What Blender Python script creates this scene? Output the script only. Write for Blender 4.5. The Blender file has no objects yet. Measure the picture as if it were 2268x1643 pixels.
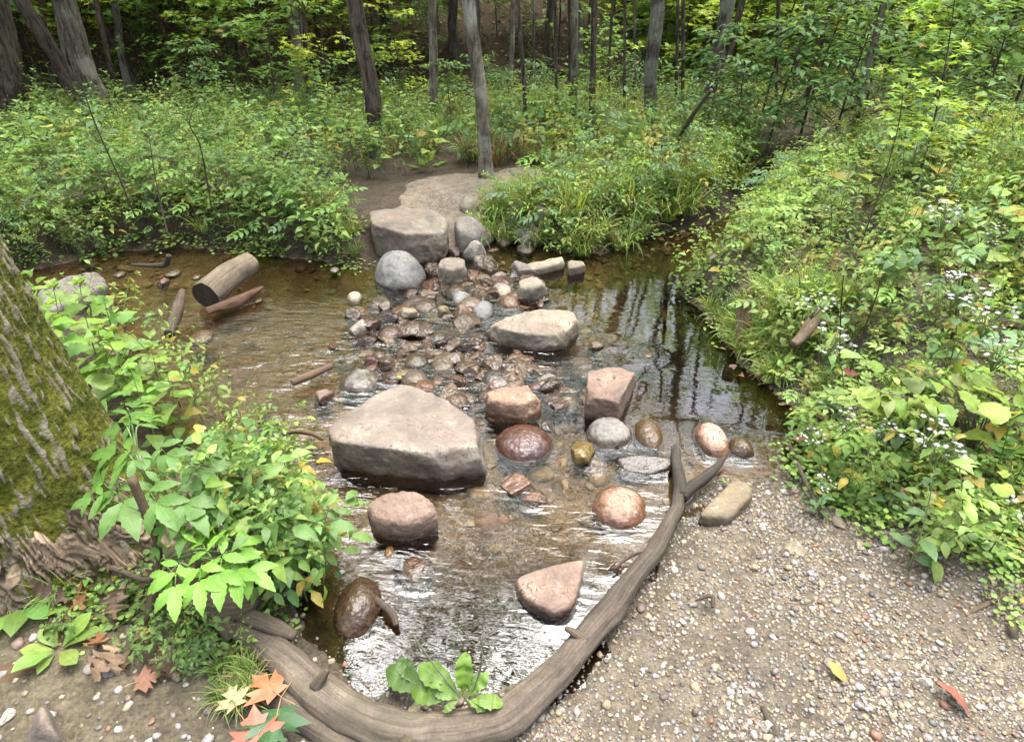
import bpy, bmesh, math
import numpy as np
from mathutils import Vector

# ------------------------------------------------------------------ camera, light, exposure
S = bpy.context.scene
COL = S.collection
FPX, CXP, CYP = 1350.0, 1134.0, 821.5          # focal length and centre in the units of the 2268 px wide layout drawing
PITCH, CAMZ = math.radians(33.0), 1.65
cam_d = bpy.data.cameras.new('camera')
cam = bpy.data.objects.new('camera', cam_d); COL.objects.link(cam)
cam.location = (0, 0, CAMZ); cam.rotation_euler = (math.pi/2 - PITCH, 0, 0)
cam_d.sensor_width = 36.0; cam_d.lens = 36.0*FPX/2268.0
cam_d.clip_start = 0.05; cam_d.clip_end = 500
S.camera = cam
SUN_EL, SUN_AZ = math.radians(74), math.radians(20)   # azimuth from +Y towards +X
wd = bpy.data.worlds.new('World'); S.world = wd; wd.use_nodes = True
nt = wd.node_tree; nt.nodes.clear()
sky = nt.nodes.new('ShaderNodeTexSky'); sky.sky_type = 'NISHITA'; sky.sun_disc = False
sky.sun_elevation = SUN_EL; sky.sun_rotation = SUN_AZ
sky.air_density = 1.0; sky.dust_density = 5.0; sky.ozone_density = 1.0
bg = nt.nodes.new('ShaderNodeBackground'); bg.inputs[1].default_value = 0.15
wo = nt.nodes.new('ShaderNodeOutputWorld')
bw = nt.nodes.new('ShaderNodeRGBToBW'); ov = nt.nodes.new('ShaderNodeMixRGB'); ov.inputs[0].default_value = .45   # thin overcast: the blue mostly washed out
nt.links.new(sky.outputs[0], bw.inputs[0]); nt.links.new(sky.outputs[0], ov.inputs[1]); nt.links.new(bw.outputs[0], ov.inputs[2])
nt.links.new(ov.outputs[0], bg.inputs[0]); nt.links.new(bg.outputs[0], wo.inputs[0])
sl = bpy.data.lights.new('sun', 'SUN'); sl.energy = 1.5; sl.angle = math.radians(60); sl.color = (1, .99, .97)
so = bpy.data.objects.new('sun', sl); COL.objects.link(so)
sd_ = Vector((math.sin(SUN_AZ)*math.cos(SUN_EL), math.cos(SUN_AZ)*math.cos(SUN_EL), math.sin(SUN_EL)))
so.rotation_euler = sd_.to_track_quat('Z', 'Y').to_euler()
S.view_settings.view_transform = 'Standard'; S.view_settings.look = 'None'
S.view_settings.exposure = 2.38; S.view_settings.gamma = 1.0
S.cycles.max_bounces = 7; S.cycles.diffuse_bounces = 3; S.cycles.glossy_bounces = 3
S.cycles.transmission_bounces = 4; S.cycles.transparent_max_bounces = 8
S.cycles.use_denoising = True
S.cycles.sample_clamp_indirect = 6.0
S.cycles.caustics_reflective = False; S.cycles.caustics_refractive = False

# ------------------------------------------------------------------ small maths
CP, SP = math.cos(PITCH), math.sin(PITCH)
CAM = np.array([0, 0, CAMZ])
def ray(px, py):
    a = (px-CXP)/FPX; b = (CYP-py)/FPX
    return np.array([a, CP + b*SP, -SP + b*CP])
def P(px, py, z=0.0):
    d = ray(px, py); t = (z-CAMZ)/d[2]
    return CAM + d*t
def depth(p): return (p[1])*CP + (CAMZ-p[2])*SP
def smooth(a, b, x):
    t = np.clip((x-a)/(b-a), 0, 1); return t*t*(3-2*t)

def _hash(ix, iy, iz, s):
    n = (ix*np.int64(374761393) + iy*np.int64(668265263) + iz*np.int64(1274126177) + np.int64(s)*np.int64(974634777)) & 0xffffffff
    n = ((n ^ (n >> 13))*np.int64(1274126177)) & 0xffffffff
    n = ((n ^ (n >> 16))*np.int64(668265263)) & 0xffffffff
    return ((n ^ (n >> 15)) & 0xffff)/32767.5 - 1.0
def vnoise(p, s=0):
    p = np.asarray(p, float); i = np.floor(p).astype(np.int64); f = p-i
    u = f*f*f*(f*(f*6-15)+10); r = 0
    for dx in (0, 1):
        wx = u[:, 0] if dx else 1-u[:, 0]
        for dy in (0, 1):
            wy = u[:, 1] if dy else 1-u[:, 1]
            for dz in (0, 1):
                wz = u[:, 2] if dz else 1-u[:, 2]
                r = r + wx*wy*wz*_hash(i[:, 0]+dx, i[:, 1]+dy, i[:, 2]+dz, s)
    return r
def fbm(p, o=4, s=0):
    p = np.asarray(p, float); r = 0; a = 1.0; t = 0
    for k in range(o):
        r = r + a*vnoise(p*(2.03**k)+17.3*k, s+k); t += a; a *= .5
    return r/t
def fbm2(x, y, f, o=4, s=0):
    return fbm(np.stack([x*f, y*f, np.zeros_like(x)+.37], 1), o, s)

def sdist(poly, x, y):
    """signed distance to a polygon, negative inside"""
    n = len(poly); out = np.empty(len(x))
    A = poly; B = np.roll(poly, -1, 0)
    for c in range(0, len(x), 40000):
        X = x[c:c+40000, None]; Y = y[c:c+40000, None]
        ex, ey = (B-A)[:, 0], (B-A)[:, 1]
        wx, wy = X-A[:, 0], Y-A[:, 1]
        t = np.clip((wx*ex+wy*ey)/(ex*ex+ey*ey+1e-12), 0, 1)
        d = np.sqrt(((wx-t*ex)**2+(wy-t*ey)**2).min(1))
        cond = ((A[:, 1] > Y) != (B[:, 1] > Y)) & (X < (B-A)[:, 0]*(Y-A[:, 1])/((B-A)[:, 1]+1e-12)+A[:, 0])
        ins = cond.sum(1) % 2 == 1
        out[c:c+40000] = np.where(ins, -d, d)
    return out
def polyw(pts, z=0.0): return np.array([P(a, b, z)[:2] for a, b in pts])

# ------------------------------------------------------------------ object helpers
def tag(o, label=None, cat=None, group=None, kind=None):
    if label: o['label'] = label
    if cat: o['category'] = cat
    if group: o['group'] = group
    if kind: o['kind'] = kind
    return o
def empty(name, loc, label=None, cat=None, group=None):
    o = bpy.data.objects.new(name, None); COL.objects.link(o); o.location = loc
    o.empty_display_size = .05
    return tag(o, label, cat, group)

class Geo:
    """quads with per-vertex colour and uv"""
    def __init__(s, V=None, F=None, C=None, U=None):
        s.V = np.zeros((0, 3)) if V is None else np.asarray(V, float)
        s.F = np.zeros((0, 4), np.int64) if F is None else np.asarray(F, np.int64)
        n = len(s.V)
        s.C = np.ones((n, 3)) if C is None else (np.tile(np.asarray(C, float), (n, 1)) if np.ndim(C) == 1 else np.asarray(C, float))
        s.U = np.zeros((n, 2)) if U is None else np.asarray(U, float)
    def copy(s): return Geo(s.V.copy(), s.F.copy(), s.C.copy(), s.U.copy())
    def xf(s, M=None, t=None):
        g = s.copy()
        if M is not None: g.V = g.V @ np.asarray(M).T
        if t is not None: g.V = g.V + np.asarray(t)
        return g
    def tint(s, c): g = s.copy(); g.C = g.C*np.asarray(c); return g
def join(gs):
    gs = [g for g in gs if len(g.V)]
    if not gs: return Geo()
    o = np.cumsum([0]+[len(g.V) for g in gs[:-1]])
    return Geo(np.concatenate([g.V for g in gs]), np.concatenate([g.F+k for g, k in zip(gs, o)]),
               np.concatenate([g.C for g in gs]), np.concatenate([g.U for g in gs]))
def inst(g, M, pos, col=None):
    m = len(pos); n = len(g.V)
    V = (np.einsum('mij,nj->mni', M, g.V) + pos[:, None, :]).reshape(-1, 3)
    F = (g.F[None]+(np.arange(m)*n)[:, None, None]).reshape(-1, 4)
    C = np.tile(g.C, (m, 1))
    if col is not None: C = C*np.repeat(col, n, 0)
    return Geo(V, F, C, np.tile(g.U, (m, 1)))
def mesh_of(name, g, mat, sm=True):
    me = bpy.data.meshes.new(name)
    n, f = len(g.V), len(g.F)
    me.vertices.add(n); me.vertices.foreach_set('co', g.V.astype(np.float32).ravel())
    me.loops.add(4*f); me.loops.foreach_set('vertex_index', g.F.astype(np.int32).ravel())
    me.polygons.add(f)
    me.polygons.foreach_set('loop_start', np.arange(0, 4*f, 4, dtype=np.int32))
    me.polygons.foreach_set('use_smooth', np.full(f, sm))
    ca = me.attributes.new('tint', 'FLOAT_COLOR', 'POINT')
    ca.data.foreach_set('color', np.concatenate([g.C, np.ones((n, 1))], 1).astype(np.float32).ravel())
    uv = me.uv_layers.new(name='uv')
    uv.data.foreach_set('uv', g.U[g.F.ravel()].astype(np.float32).ravel())
    me.materials.append(mat); me.update(calc_edges=True)
    return me
def link(name, me, parent=None, loc=None):
    o = bpy.data.objects.new(name, me); COL.objects.link(o)
    if parent: o.parent = parent
    if loc is not None: o.location = loc
    return o
def put(name, g, mat, parent=None, sm=True):
    return link(name, mesh_of(name, g, mat, sm), parent)
def thing(name, g, mat, label, cat, group=None, org=None, sm=True):
    """one-mesh thing with its origin at its base"""
    if org is None: org = np.array([*g.V[:, :2].mean(0), g.V[:, 2].min()])
    o = link(name, mesh_of(name, g.xf(t=-np.asarray(org)), mat, sm), None, tuple(org))
    return tag(o, label, cat, group)

# ------------------------------------------------------------------ materials
def nodes(name):
    m = bpy.data.materials.new(name); m.use_nodes = True
    t = m.node_tree; t.nodes.clear()
    def N(ty, **kw):
        n = t.nodes.new('ShaderNode'+ty)
        for k, v in kw.items(): setattr(n, k, v)
        return n
    def L(a, b): t.links.new(a, b)
    def setv(n, i, v):
        if hasattr(v, 'is_output') or hasattr(v, 'links'): L(v, n.inputs[i])
        else: n.inputs[i].default_value = v
        return n
    def mth(op, a, b=0.0, c=None):
        n = N('Math', operation=op); setv(n, 0, a); setv(n, 1, b)
        if c is not None: setv(n, 2, c)
        return n.outputs[0]
    def mix(f, a, b, mode='MIX'):
        n = N('MixRGB', blend_type=mode); setv(n, 0, f)
        for i, v in ((1, a), (2, b)):
            if isinstance(v, tuple) and len(v) == 3: v = (*v, 1)
            setv(n, i, v)
        return n.outputs[0]
    def noise(scale, det=4, rough=.55, vec=None, dist=0.0):
        n = N('TexNoise'); n.inputs['Scale'].default_value = scale; n.inputs['Detail'].default_value = det
        n.inputs['Roughness'].default_value = rough; n.inputs['Distortion'].default_value = dist
        if vec is not None: L(vec, n.inputs['Vector'])
        return n.outputs[0]
    def rmp(v, a, b, c=0.0, d=1.0):
        n = N('MapRange'); n.clamp = True; setv(n, 0, v)
        for i, q in enumerate((a, b, c, d)): setv(n, i+1, q)
        return n.outputs[0]
    def bump(h, st, dist=.01, nrm=None):
        n = N('Bump'); setv(n, 'Strength', st); n.inputs['Distance'].default_value = dist; L(h, n.inputs['Height'])
        if nrm is not None: L(nrm, n.inputs['Normal'])
        return n.outputs[0]
    def out(sh):
        o = N('OutputMaterial'); L(sh, o.inputs[0]); return m
    def princ(col, rough=.8, nrm=None, spec=.3):
        b = N('BsdfPrincipled')
        if isinstance(col, tuple) and len(col) == 3: col = (*col, 1)
        setv(b, 'Base Color', col); setv(b, 'Roughness', rough); setv(b, 'Specular IOR Level', spec)
        if nrm is not None: L(nrm, b.inputs['Normal'])
        return b.outputs[0]
    class K: pass
    k = K(); k.__dict__.update(locals()); return k

def mat_leaf(name='leaf', trans=.42, vein=.3, gloss=.022):
    k = nodes(name)
    at = k.N('Attribute', attribute_name='tint').outputs['Color']
    uv = k.N('UVMap', uv_map='uv').outputs[0]
    sp = k.N('SeparateXYZ'); k.L(uv, sp.inputs[0])
    au = k.mth('ABSOLUTE', k.mth('SUBTRACT', sp.outputs[0], .5))
    mid = k.rmp(au, .015, .05, 1, 0)
    fr = k.mth('FRACT', k.mth('SUBTRACT', k.mth('MULTIPLY', sp.outputs[1], 7.0), k.mth('MULTIPLY', au, 3.5)))
    sv = k.rmp(k.mth('ABSOLUTE', k.mth('SUBTRACT', fr, .5)), .04, .12, 1, 0)
    vv = k.mth('MULTIPLY', k.mth('MAXIMUM', mid, k.mth('MULTIPLY', sv, .5)), vein)
    pos = k.N('NewGeometry').outputs['Position']
    n1 = k.noise(38, 3, .6, pos)
    c = k.mix(1, at, k.mix(k.rmp(n1, .3, .7), (.80, .77, .85), (1.2, 1.08, 1.2)), 'MULTIPLY')
    c = k.mix(vv, c, k.mix(1, c, (1.7, 1.5, 1.5), 'MULTIPLY'))
    bf = k.N('NewGeometry').outputs['Backfacing']
    c = k.mix(bf, c, k.mix(.3, c, (.16, .2, .12)))
    nr = k.bump(k.mth('ADD', vv, k.mth('MULTIPLY', n1, .6)), .35, .004)
    d = k.N('BsdfDiffuse'); k.L(c, d.inputs[0]); k.L(nr, d.inputs['Normal'])
    tr = k.N('BsdfTranslucent'); k.L(k.mix(1, c, (1.35, 1.3, .6), 'MULTIPLY'), tr.inputs[0])
    g = k.N('BsdfGlossy'); g.inputs[0].default_value = (1, 1, 1, 1); g.inputs['Roughness'].default_value = .5; k.L(nr, g.inputs['Normal'])
    m1 = k.N('MixShader'); m1.inputs[0].default_value = trans; k.L(d.outputs[0], m1.inputs[1]); k.L(tr.outputs[0], m1.inputs[2])
    m2 = k.N('MixShader'); m2.inputs[0].default_value = gloss; k.L(m1.outputs[0], m2.inputs[1]); k.L(g.outputs[0], m2.inputs[2])
    return k.out(m2.outputs[0])

def mat_rock():
    k = nodes('weathered_stone')
    oi = k.N('ObjectInfo'); base = oi.outputs['Color']; rnd = oi.outputs['Random']
    pos = k.N('NewGeometry').outputs['Position']
    off = k.N('VectorMath', operation='ADD'); k.L(pos, off.inputs[0])
    cmb = k.N('CombineXYZ'); k.L(k.mth('MULTIPLY', rnd, 37.0), cmb.inputs[0]); k.L(cmb.outputs[0], off.inputs[1])
    v = off.outputs[0]
    n1 = k.noise(5, 6, .6, v, .4); n2 = k.noise(24, 5, .65, v); n3 = k.noise(110, 3, .6, v)
    c = k.mix(1, base, k.mix(k.rmp(n1, .32, .68), (.34, .325, .31), (.98, .95, .87)), 'MULTIPLY')
    c = k.mix(k.mth('MULTIPLY', k.rmp(n2, .55, .63), .38), c, (.17, .115, .10))
    c = k.mix(k.mth('MULTIPLY', k.rmp(n2, .30, .42, 1, 0), .25), c, (.42, .40, .34))
    c = k.mix(1, c, k.mix(k.rmp(n3, .3, .7), (.86, .86, .86), (1.13, 1.13, 1.13)), 'MULTIPLY')
    n0 = k.noise(2.6, 4, .55, v, .8)
    c = k.mix(k.mth('MULTIPLY', k.rmp(n0, .5, .6), .45), c, k.mix(1, c, (.72, .60, .56), 'MULTIPLY'))
    vo = k.N('TexVoronoi', feature='DISTANCE_TO_EDGE'); vo.inputs['Scale'].default_value = 6.5; k.L(k.N('VectorMath', operation='ADD').outputs[0], vo.inputs['Vector'])
    dv = vo.inputs['Vector'].links[0].from_node; k.L(v, dv.inputs[0])
    nn = k.N('TexNoise'); nn.inputs['Scale'].default_value = 9; k.L(v, nn.inputs['Vector']); k.L(nn.outputs['Color'], dv.inputs[1])
    crack = k.rmp(vo.outputs[0], .0, .02, 1, 0)
    crack = k.mth('MULTIPLY', crack, k.rmp(n1, .5, .62))
    c = k.mix(k.mth('MULTIPLY', crack, .6), c, (.06, .045, .035))
    sz = k.N('SeparateXYZ'); k.L(pos, sz.inputs[0])
    wob = k.mth('MULTIPLY', k.mth('SUBTRACT', k.noise(14, 3, .6, pos), .5), .06)
    z = k.mth('SUBTRACT', sz.outputs[2], wob)
    wetrow = k.N('Attribute', attribute_name='tint').outputs['Color']
    sw = k.N('SeparateColor'); k.L(wetrow, sw.inputs[0])       # red channel: how high this stone has been splashed
    wet = k.rmp(k.mth('SUBTRACT', z, k.mth('MULTIPLY', sw.outputs[0], .1)), .008, .03, 1, 0)
    c = k.mix(wet, c, k.mix(1, c, (.40, .33, .26), 'MULTIPLY'))
    rough = k.rmp(wet, 0, 1, .8, .22)
    h = k.mth('ADD', k.mth('MULTIPLY', n1, 1.0), k.mth('ADD', k.mth('MULTIPLY', n2, .28), k.mth('MULTIPLY', n3, .05)))
    h = k.mth('SUBTRACT', h, k.mth('MULTIPLY', crack, .5))
    nr = k.bump(h, .8, .03)
    return k.out(k.princ(c, rough, nr, .5))

def mat_ground():
    k = nodes('ground')
    at = k.N('Attribute', attribute_name='tint').outputs['Color']
    pos = k.N('NewGeometry').outputs['Position']
    n1 = k.noise(1.7, 5, .6, pos); n2 = k.noise(14, 5, .65, pos); n3 = k.noise(95, 4, .7, pos)
    c = k.mix(1, at, k.mix(k.rmp(n1, .3, .7), (.72, .72, .74), (1.25, 1.22, 1.16)), 'MULTIPLY')
    c = k.mix(1, c, k.mix(k.rmp(n2, .3, .7), (.66, .64, .62), (1.3, 1.3, 1.3)), 'MULTIPLY')
    c = k.mix(1, c, k.mix(k.rmp(n3, .3, .7), (.6, .6, .6), (1.38, 1.38, 1.36)), 'MULTIPLY')
    vo = k.N('TexVoronoi'); vo.inputs['Scale'].default_value = 70; k.L(pos, vo.inputs['Vector'])
    gs_ = k.N('SeparateColor'); k.L(vo.outputs['Color'], gs_.inputs[0]); grit = k.mix(gs_.outputs[0], (.3, .3, .3), (1, .97, .9))
    c = k.mix(.4, c, k.mix(1, c, k.mix(1, grit, (1.7, 1.7, 1.7), 'MULTIPLY'), 'MULTIPLY'))
    h = k.mth('ADD', n2, k.mth('ADD', k.mth('MULTIPLY', n3, .45), k.mth('MULTIPLY', k.rmp(vo.outputs['Distance'], 0, .6, 1, 0), .25)))
    return k.out(k.princ(c, .85, k.bump(h, .7, .02), .25))

def mat_pebble():
    k = nodes('pebble')
    at = k.N('Attribute', attribute_name='tint').outputs['Color']
    pos = k.N('NewGeometry').outputs['Position']
    n2 = k.noise(160, 4, .65, pos)
    c = k.mix(1, at, k.mix(k.rmp(n2, .3, .7), (.72, .72, .72), (1.22, 1.2, 1.2)), 'MULTIPLY')
    return k.out(k.princ(c, .55, k.bump(n2, .3, .003), .4))

def mat_bark(name, dark, light, sc=1.0, moss=0.0, lichen=0.0):
    k = nodes(name)
    uv = k.N('UVMap', uv_map='uv').outputs[0]
    mp = k.N('Mapping'); k.L(uv, mp.inputs[0]); mp.inputs['Scale'].default_value = (14*sc, 2.2*sc, 1)
    pos = k.N('NewGeometry').outputs['Position']
    mp2 = k.N('Mapping'); k.L(pos, mp2.inputs[0]); mp2.inputs['Scale'].default_value = (1, 1, .22)
    n1 = k.noise(30*sc, 5, .65, mp2.outputs[0], .6); n2 = k.noise(3.2, 4, .6, pos); n3 = k.noise(80, 4, .65, pos)
    c = k.mix(k.rmp(n1, .40, .60), dark, light)
    c = k.mix(1, c, k.mix(k.rmp(n2, .3, .7), (.7, .7, .7), (1.25, 1.22, 1.2)), 'MULTIPLY')
    c = k.mix(1, c, k.mix(k.rmp(n3, .3, .7), (.75, .75, .75), (1.22, 1.22, 1.22)), 'MULTIPLY')
    h = k.mth('ADD', n1, k.mth('MULTIPLY', n3, .3))
    if lichen:
        c = k.mix(k.mth('MULTIPLY', k.rmp(n2, .52, .6), lichen), c, (.33, .34, .27))
    return k.out(k.princ(c, .9, k.bump(h, 1.0, .035), .2))

def mat_driftwood(name='driftwood', dark=(.12, .09, .065), light=(.36, .29, .21)):
    k = nodes(name)
    uv = k.N('UVMap', uv_map='uv').outputs[0]
    mp = k.N('Mapping'); k.L(uv, mp.inputs[0]); mp.inputs['Scale'].default_value = (5, 1.3, 1)
    pos = k.N('NewGeometry').outputs['Position']
    n1 = k.noise(3.2, 6, .62, mp.outputs[0], .5); n2 = k.noise(7, 5, .6, pos); n3 = k.noise(120, 3, .6, pos)
    at = k.N('Attribute', attribute_name='tint').outputs['Color']
    c = k.mix(k.rmp(n1, .25, .75), dark, light)
    c = k.mix(1, c, k.mix(k.rmp(n2, .3, .7), (.5, .48, .46), (1.35, 1.33, 1.27)), 'MULTIPLY')
    c = k.mix(1, c, k.mix(k.rmp(n3, .3, .7), (.8, .8, .8), (1.2, 1.2, 1.2)), 'MULTIPLY')
    mp3 = k.N('Mapping'); k.L(uv, mp3.inputs[0]); mp3.inputs['Scale'].default_value = (16, 1.5, 1)
    ck = k.noise(2.2, 3, .5, mp3.outputs[0], .7); ck = k.rmp(k.mth('ABSOLUTE', k.mth('SUBTRACT', ck, .5)), .0, .022, 1, 0)
    ck = k.mth('MULTIPLY', ck, k.rmp(n2, .42, .56)); c = k.mix(k.mth('MULTIPLY', ck, .75), c, (.02, .015, .01))
    st_ = k.noise(3.3, 4, .6, pos); c = k.mix(k.mth('MULTIPLY', k.rmp(st_, .52, .66), .5), c, (.055, .05, .032))
    c = k.mix(1, c, at, 'MULTIPLY'); n1 = k.mth('SUBTRACT', n1, k.mth('MULTIPLY', ck, .8))
    h = k.mth('ADD', n1, k.mth('ADD', k.mth('MULTIPLY', n2, .4), k.mth('MULTIPLY', n3, .12)))
    return k.out(k.princ(c, .78, k.bump(h, .4, .010), .3))

def mat_water():
    k = nodes('stream_water')
    at = k.N('SeparateColor'); k.L(k.N('Attribute', attribute_name='tint').outputs['Color'], at.inputs[0])
    pos = k.N('NewGeometry').outputs['Position']
    uv = k.N('UVMap', uv_map='uv').outputs[0]      # u across the current, v along it
    a = k.noise(24, 2, .5, uv, .6); b = k.noise(70, 2, .5, uv, .5); c2 = k.noise(11, 2, .5, uv, .4)
    h = k.mth('ADD', k.mth('MULTIPLY', a, .8), k.mth('ADD', k.mth('MULTIPLY', b, .14), k.mth('MULTIPLY', c2, 1.2)))
    nr = k.bump(h, at.outputs[0], .011)
    f = k.N('Fresnel'); f.inputs[0].default_value = 1.75; k.L(nr, f.inputs['Normal'])
    t = k.N('BsdfTransparent'); k.L(k.mix(at.outputs[1], (.74, .67, .54), (.24, .195, .13)), t.inputs[0])
    g = k.N('BsdfGlossy'); g.inputs[0].default_value = (1, 1, 1, 1); g.inputs['Roughness'].default_value = .03; k.L(nr, g.inputs['Normal'])
    m = k.N('MixShader'); k.L(f.outputs[0], m.inputs[0]); k.L(t.outputs[0], m.inputs[1]); k.L(g.outputs[0], m.inputs[2])
    return k.out(m.outputs[0])

def mat_moss():
    k = nodes('moss')
    pos = k.N('NewGeometry').outputs['Position']
    at = k.N('Attribute', attribute_name='tint').outputs['Color']
    n1 = k.noise(60, 4, .65, pos); n2 = k.noise(8, 4, .6, pos)
    c = k.mix(k.rmp(n2, .35, .65), (.045, .06, .01), (.13, .13, .018))
    c = k.mix(1, c, k.mix(k.rmp(n1, .3, .7), (.5, .5, .5), (1.5, 1.5, 1.4)), 'MULTIPLY')
    c = k.mix(1, c, at, 'MULTIPLY')
    return k.out(k.princ(c, .95, k.bump(n1, .9, .02), .1))

LEAF = mat_leaf('leaf'); DEAD = mat_leaf('dead_leaf', .12, .3, .03); LEAFB = mat_leaf('canopy_leaf', .5, .0, .02)
PETAL = mat_leaf('petal', .25, 0, .02)
ROCK = mat_rock(); GROUND = mat_ground(); PEB = mat_pebble(); WATER = mat_water(); MOSS = mat_moss()
BARKS = [mat_bark('grey_bark', (.05, .042, .031), (.17, .145, .11), 1.0, lichen=.35), mat_bark('brown_bark', (.035, .027, .02), (.12, .095, .07)),
         mat_bark('pale_bark', (.08, .068, .05), (.235, .205, .15), .8, lichen=.5)]
STEM = mat_leaf('stem', .1, 0, .04)
WOOD = mat_driftwood('driftwood', (.052, .042, .033), (.165, .136, .104)); DARKWOOD = mat_driftwood('wet_dark_wood', (.03, .022, .016), (.10, .075, .055)); ROT = mat_driftwood('rotten_wood', (.06, .036, .022), (.34, .255, .175))
# ------------------------------------------------------------------ ground
WPX = [(-300, 640), (-60, 610), (110, 592), (230, 560), (400, 548), (560, 556), (620, 570), (690, 577), (745, 585), (830, 600), (860, 560),
       (1000, 545), (1110, 530), (1190, 545), (1240, 560), (1340, 563), (1400, 533), (1500, 512), (1590, 492), (1625, 455), (1650, 425), (1690, 405), (1730, 415), (1700, 440), (1670, 480),
       (1640, 515), (1590, 575), (1535, 610), (1500, 650), (1560, 695), (1605, 755), (1640, 812), (1700, 850), (1755, 905), (1778, 960),
       (1770, 1015), (1720, 1052), (1650, 1062), (1590, 1050), (1535, 1085), (1490, 1150), (1450, 1215), (1385, 1300), (1285, 1400),
       (1190, 1487), (1100, 1525), (1000, 1535), (910, 1512), (830, 1455), (770, 1425), (700, 1330), (640, 1200), (590, 1110), (480, 1030),
       (380, 960), (300, 860), (200, 750), (110, 690), (-60, 670), (-300, 690)]
WPOLY = polyw(WPX)
PATHPX = [(860, 478), (885, 445), (895, 405), (950, 388), (1060, 378), (1150, 370), (1200, 372), (1175, 402), (1120, 420), (1066, 448), (1040, 475), (1000, 505), (900, 490)]
PATHW = polyw(PATHPX, .2)
CTRL = [(1700, 1400, .05), (1500, 1300, .045), (1300, 1560, .05), (2100, 1500, .07), (1900, 1150, .08), (2200, 1150, .16), (1900, 850, .26), (2150, 650, .42), (1720, 600, .24), (2268, 450, .5), (400, 450, .34), (150, 520, .30),
        (620, 480, .26), (720, 540, .10), (980, 430, .20), (1000, 475, .12), (1300, 470, .20), (1550, 430, .26), (250, 1000, .10), (100, 1400, .07), (450, 1400, .06), (650, 1600, .045), (60, 900, .14), (80, 640, .10)]
CW = np.array([[*P(a, b, z)[:2], z] for a, b, z in CTRL])
def hfun(x, y, fine=True):
    x = np.asarray(x, float); y = np.asarray(y, float)
    sd = sdist(WPOLY, x, y)
    d2 = (x[:, None]-CW[None, :, 0])**2+(y[:, None]-CW[None, :, 1])**2+.02
    w = d2**-1.6; B = (w*CW[None, :, 2]).sum(1)/w.sum(1)
    near = smooth(3.2, 2.2, y)*smooth(2.2, 1.2, x)                       # gentle shore by the gravel
    ws = .20+.45*near
    up = B*smooth(0, 1, np.clip(sd, 0, None)/ws)
    shallow = smooth(2.9, 2.1, y)
    dep = (.11-.05*shallow)*smooth(0, .35, -sd)+.018*smooth(0, .04, -sd)
    h = np.where(sd > 0, up, -dep)
    yf = np.interp(x, [-14, -8, -5, -2, 0.3, 1.2, 2.2, 3.5, 6, 12], [6.5, 7.3, 8.2, 8.9, 8.9, 9.3, 11.0, 13.5, 14.0, 14.5])
    u = np.clip(y-yf, 0, None); hill = .62*u*u/(u+1.0)
    h = h+3.2*np.tanh(hill/3.2)
    h = h+np.clip(-y-1.5, 0, None)*.12
    if fine:
        am = np.where(sd > 0, .012+.05*smooth(4.5, 8, y), .012)
        h = h+am*fbm2(x, y, 5, 4, 3)*np.where(sd > 0, smooth(0, .12, sd), 1)+.10*smooth(5, 10, y)*fbm2(x, y, .9, 3, 9)
    return h
def hz(x, y): return float(hfun(np.array([x]), np.array([y]))[0])
def G(px, py):
    """where the line of sight of a layout point meets the ground"""
    d = ray(px, py); t = np.arange(.8, 60, .04)
    q = CAM+d*t[:, None]; f = q[:, 2]-hfun(q[:, 0], q[:, 1])
    i = np.where(f < 0)[0]
    if len(i) == 0: return q[-1]
    i = max(i[0], 1); a = f[i-1]/(f[i-1]-f[i])
    return CAM+d*(t[i-1]+.04*a)

th = np.concatenate([np.radians(np.linspace(-62, 62, 520)), np.radians(np.linspace(62, 298, 70))[1:-1]])
rr = .35*np.exp(np.arange(0, 470)*.0123)
TH, RR = np.meshgrid(th, rr, indexing='ij')
gx = (RR*np.sin(TH)).ravel(); gy = (RR*np.cos(TH)).ravel()+.1
gz = hfun(gx, gy); gsd = sdist(WPOLY, gx, gy)
nT, nR = TH.shape
ii = np.arange(nT*nR).reshape(nT, nR); jj = np.roll(ii, -1, 0)
F = np.stack([ii[:, :-1], ii[:, 1:], jj[:, 1:], jj[:, :-1]], -1).reshape(-1, 4)
cen = len(gx)
soil = np.array([.056, .043, .028]); sand = np.array([.15, .118, .078]); mud = np.array([.045, .031, .018]); grav = np.array([.100, .085, .063])
litter = np.array([.042, .028, .016]); bedm = np.array([.10, .075, .046])
def lerp(a, b, w): return a*(1-w[:, None])+b*w[:, None]
c = np.tile(soil, (len(gx), 1))
nz = fbm2(gx, gy, 2.2, 4, 21)
gm = smooth(2.75, 2.25, gy+.25*nz-.12*gx)*smooth(-.75, -.35, gx+.15*nz)
c = lerp(c, grav, gm)
c = lerp(c, np.array([.080, .070, .048]), (1-gm)*smooth(2.0, 1.6, gy)*.8)
c = lerp(c, litter, smooth(8.3, 9.3, gy+nz*.6))
wetb = lerp(np.tile(bedm, (len(gx), 1)), sand, smooth(-.25, .3, nz+.9*smooth(2.3, 1.7, gy)+.5*smooth(-.2, -1.0, gx)))
wetb = lerp(wetb, mud, smooth(.55, .95, gx+.1*nz)*smooth(1.9, 2.2, gy))
c = lerp(c, wetb, smooth(.015, -.03, gsd+.02*nz))
dampe = smooth(.16, .0, gsd+.05*nz)*smooth(0, .02, gsd)
c = c*(1-.42*dampe[:, None])
ground = put('ground', Geo(np.stack([gx, gy, gz], 1), F, c), GROUND); tag(ground, kind='structure')
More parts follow.
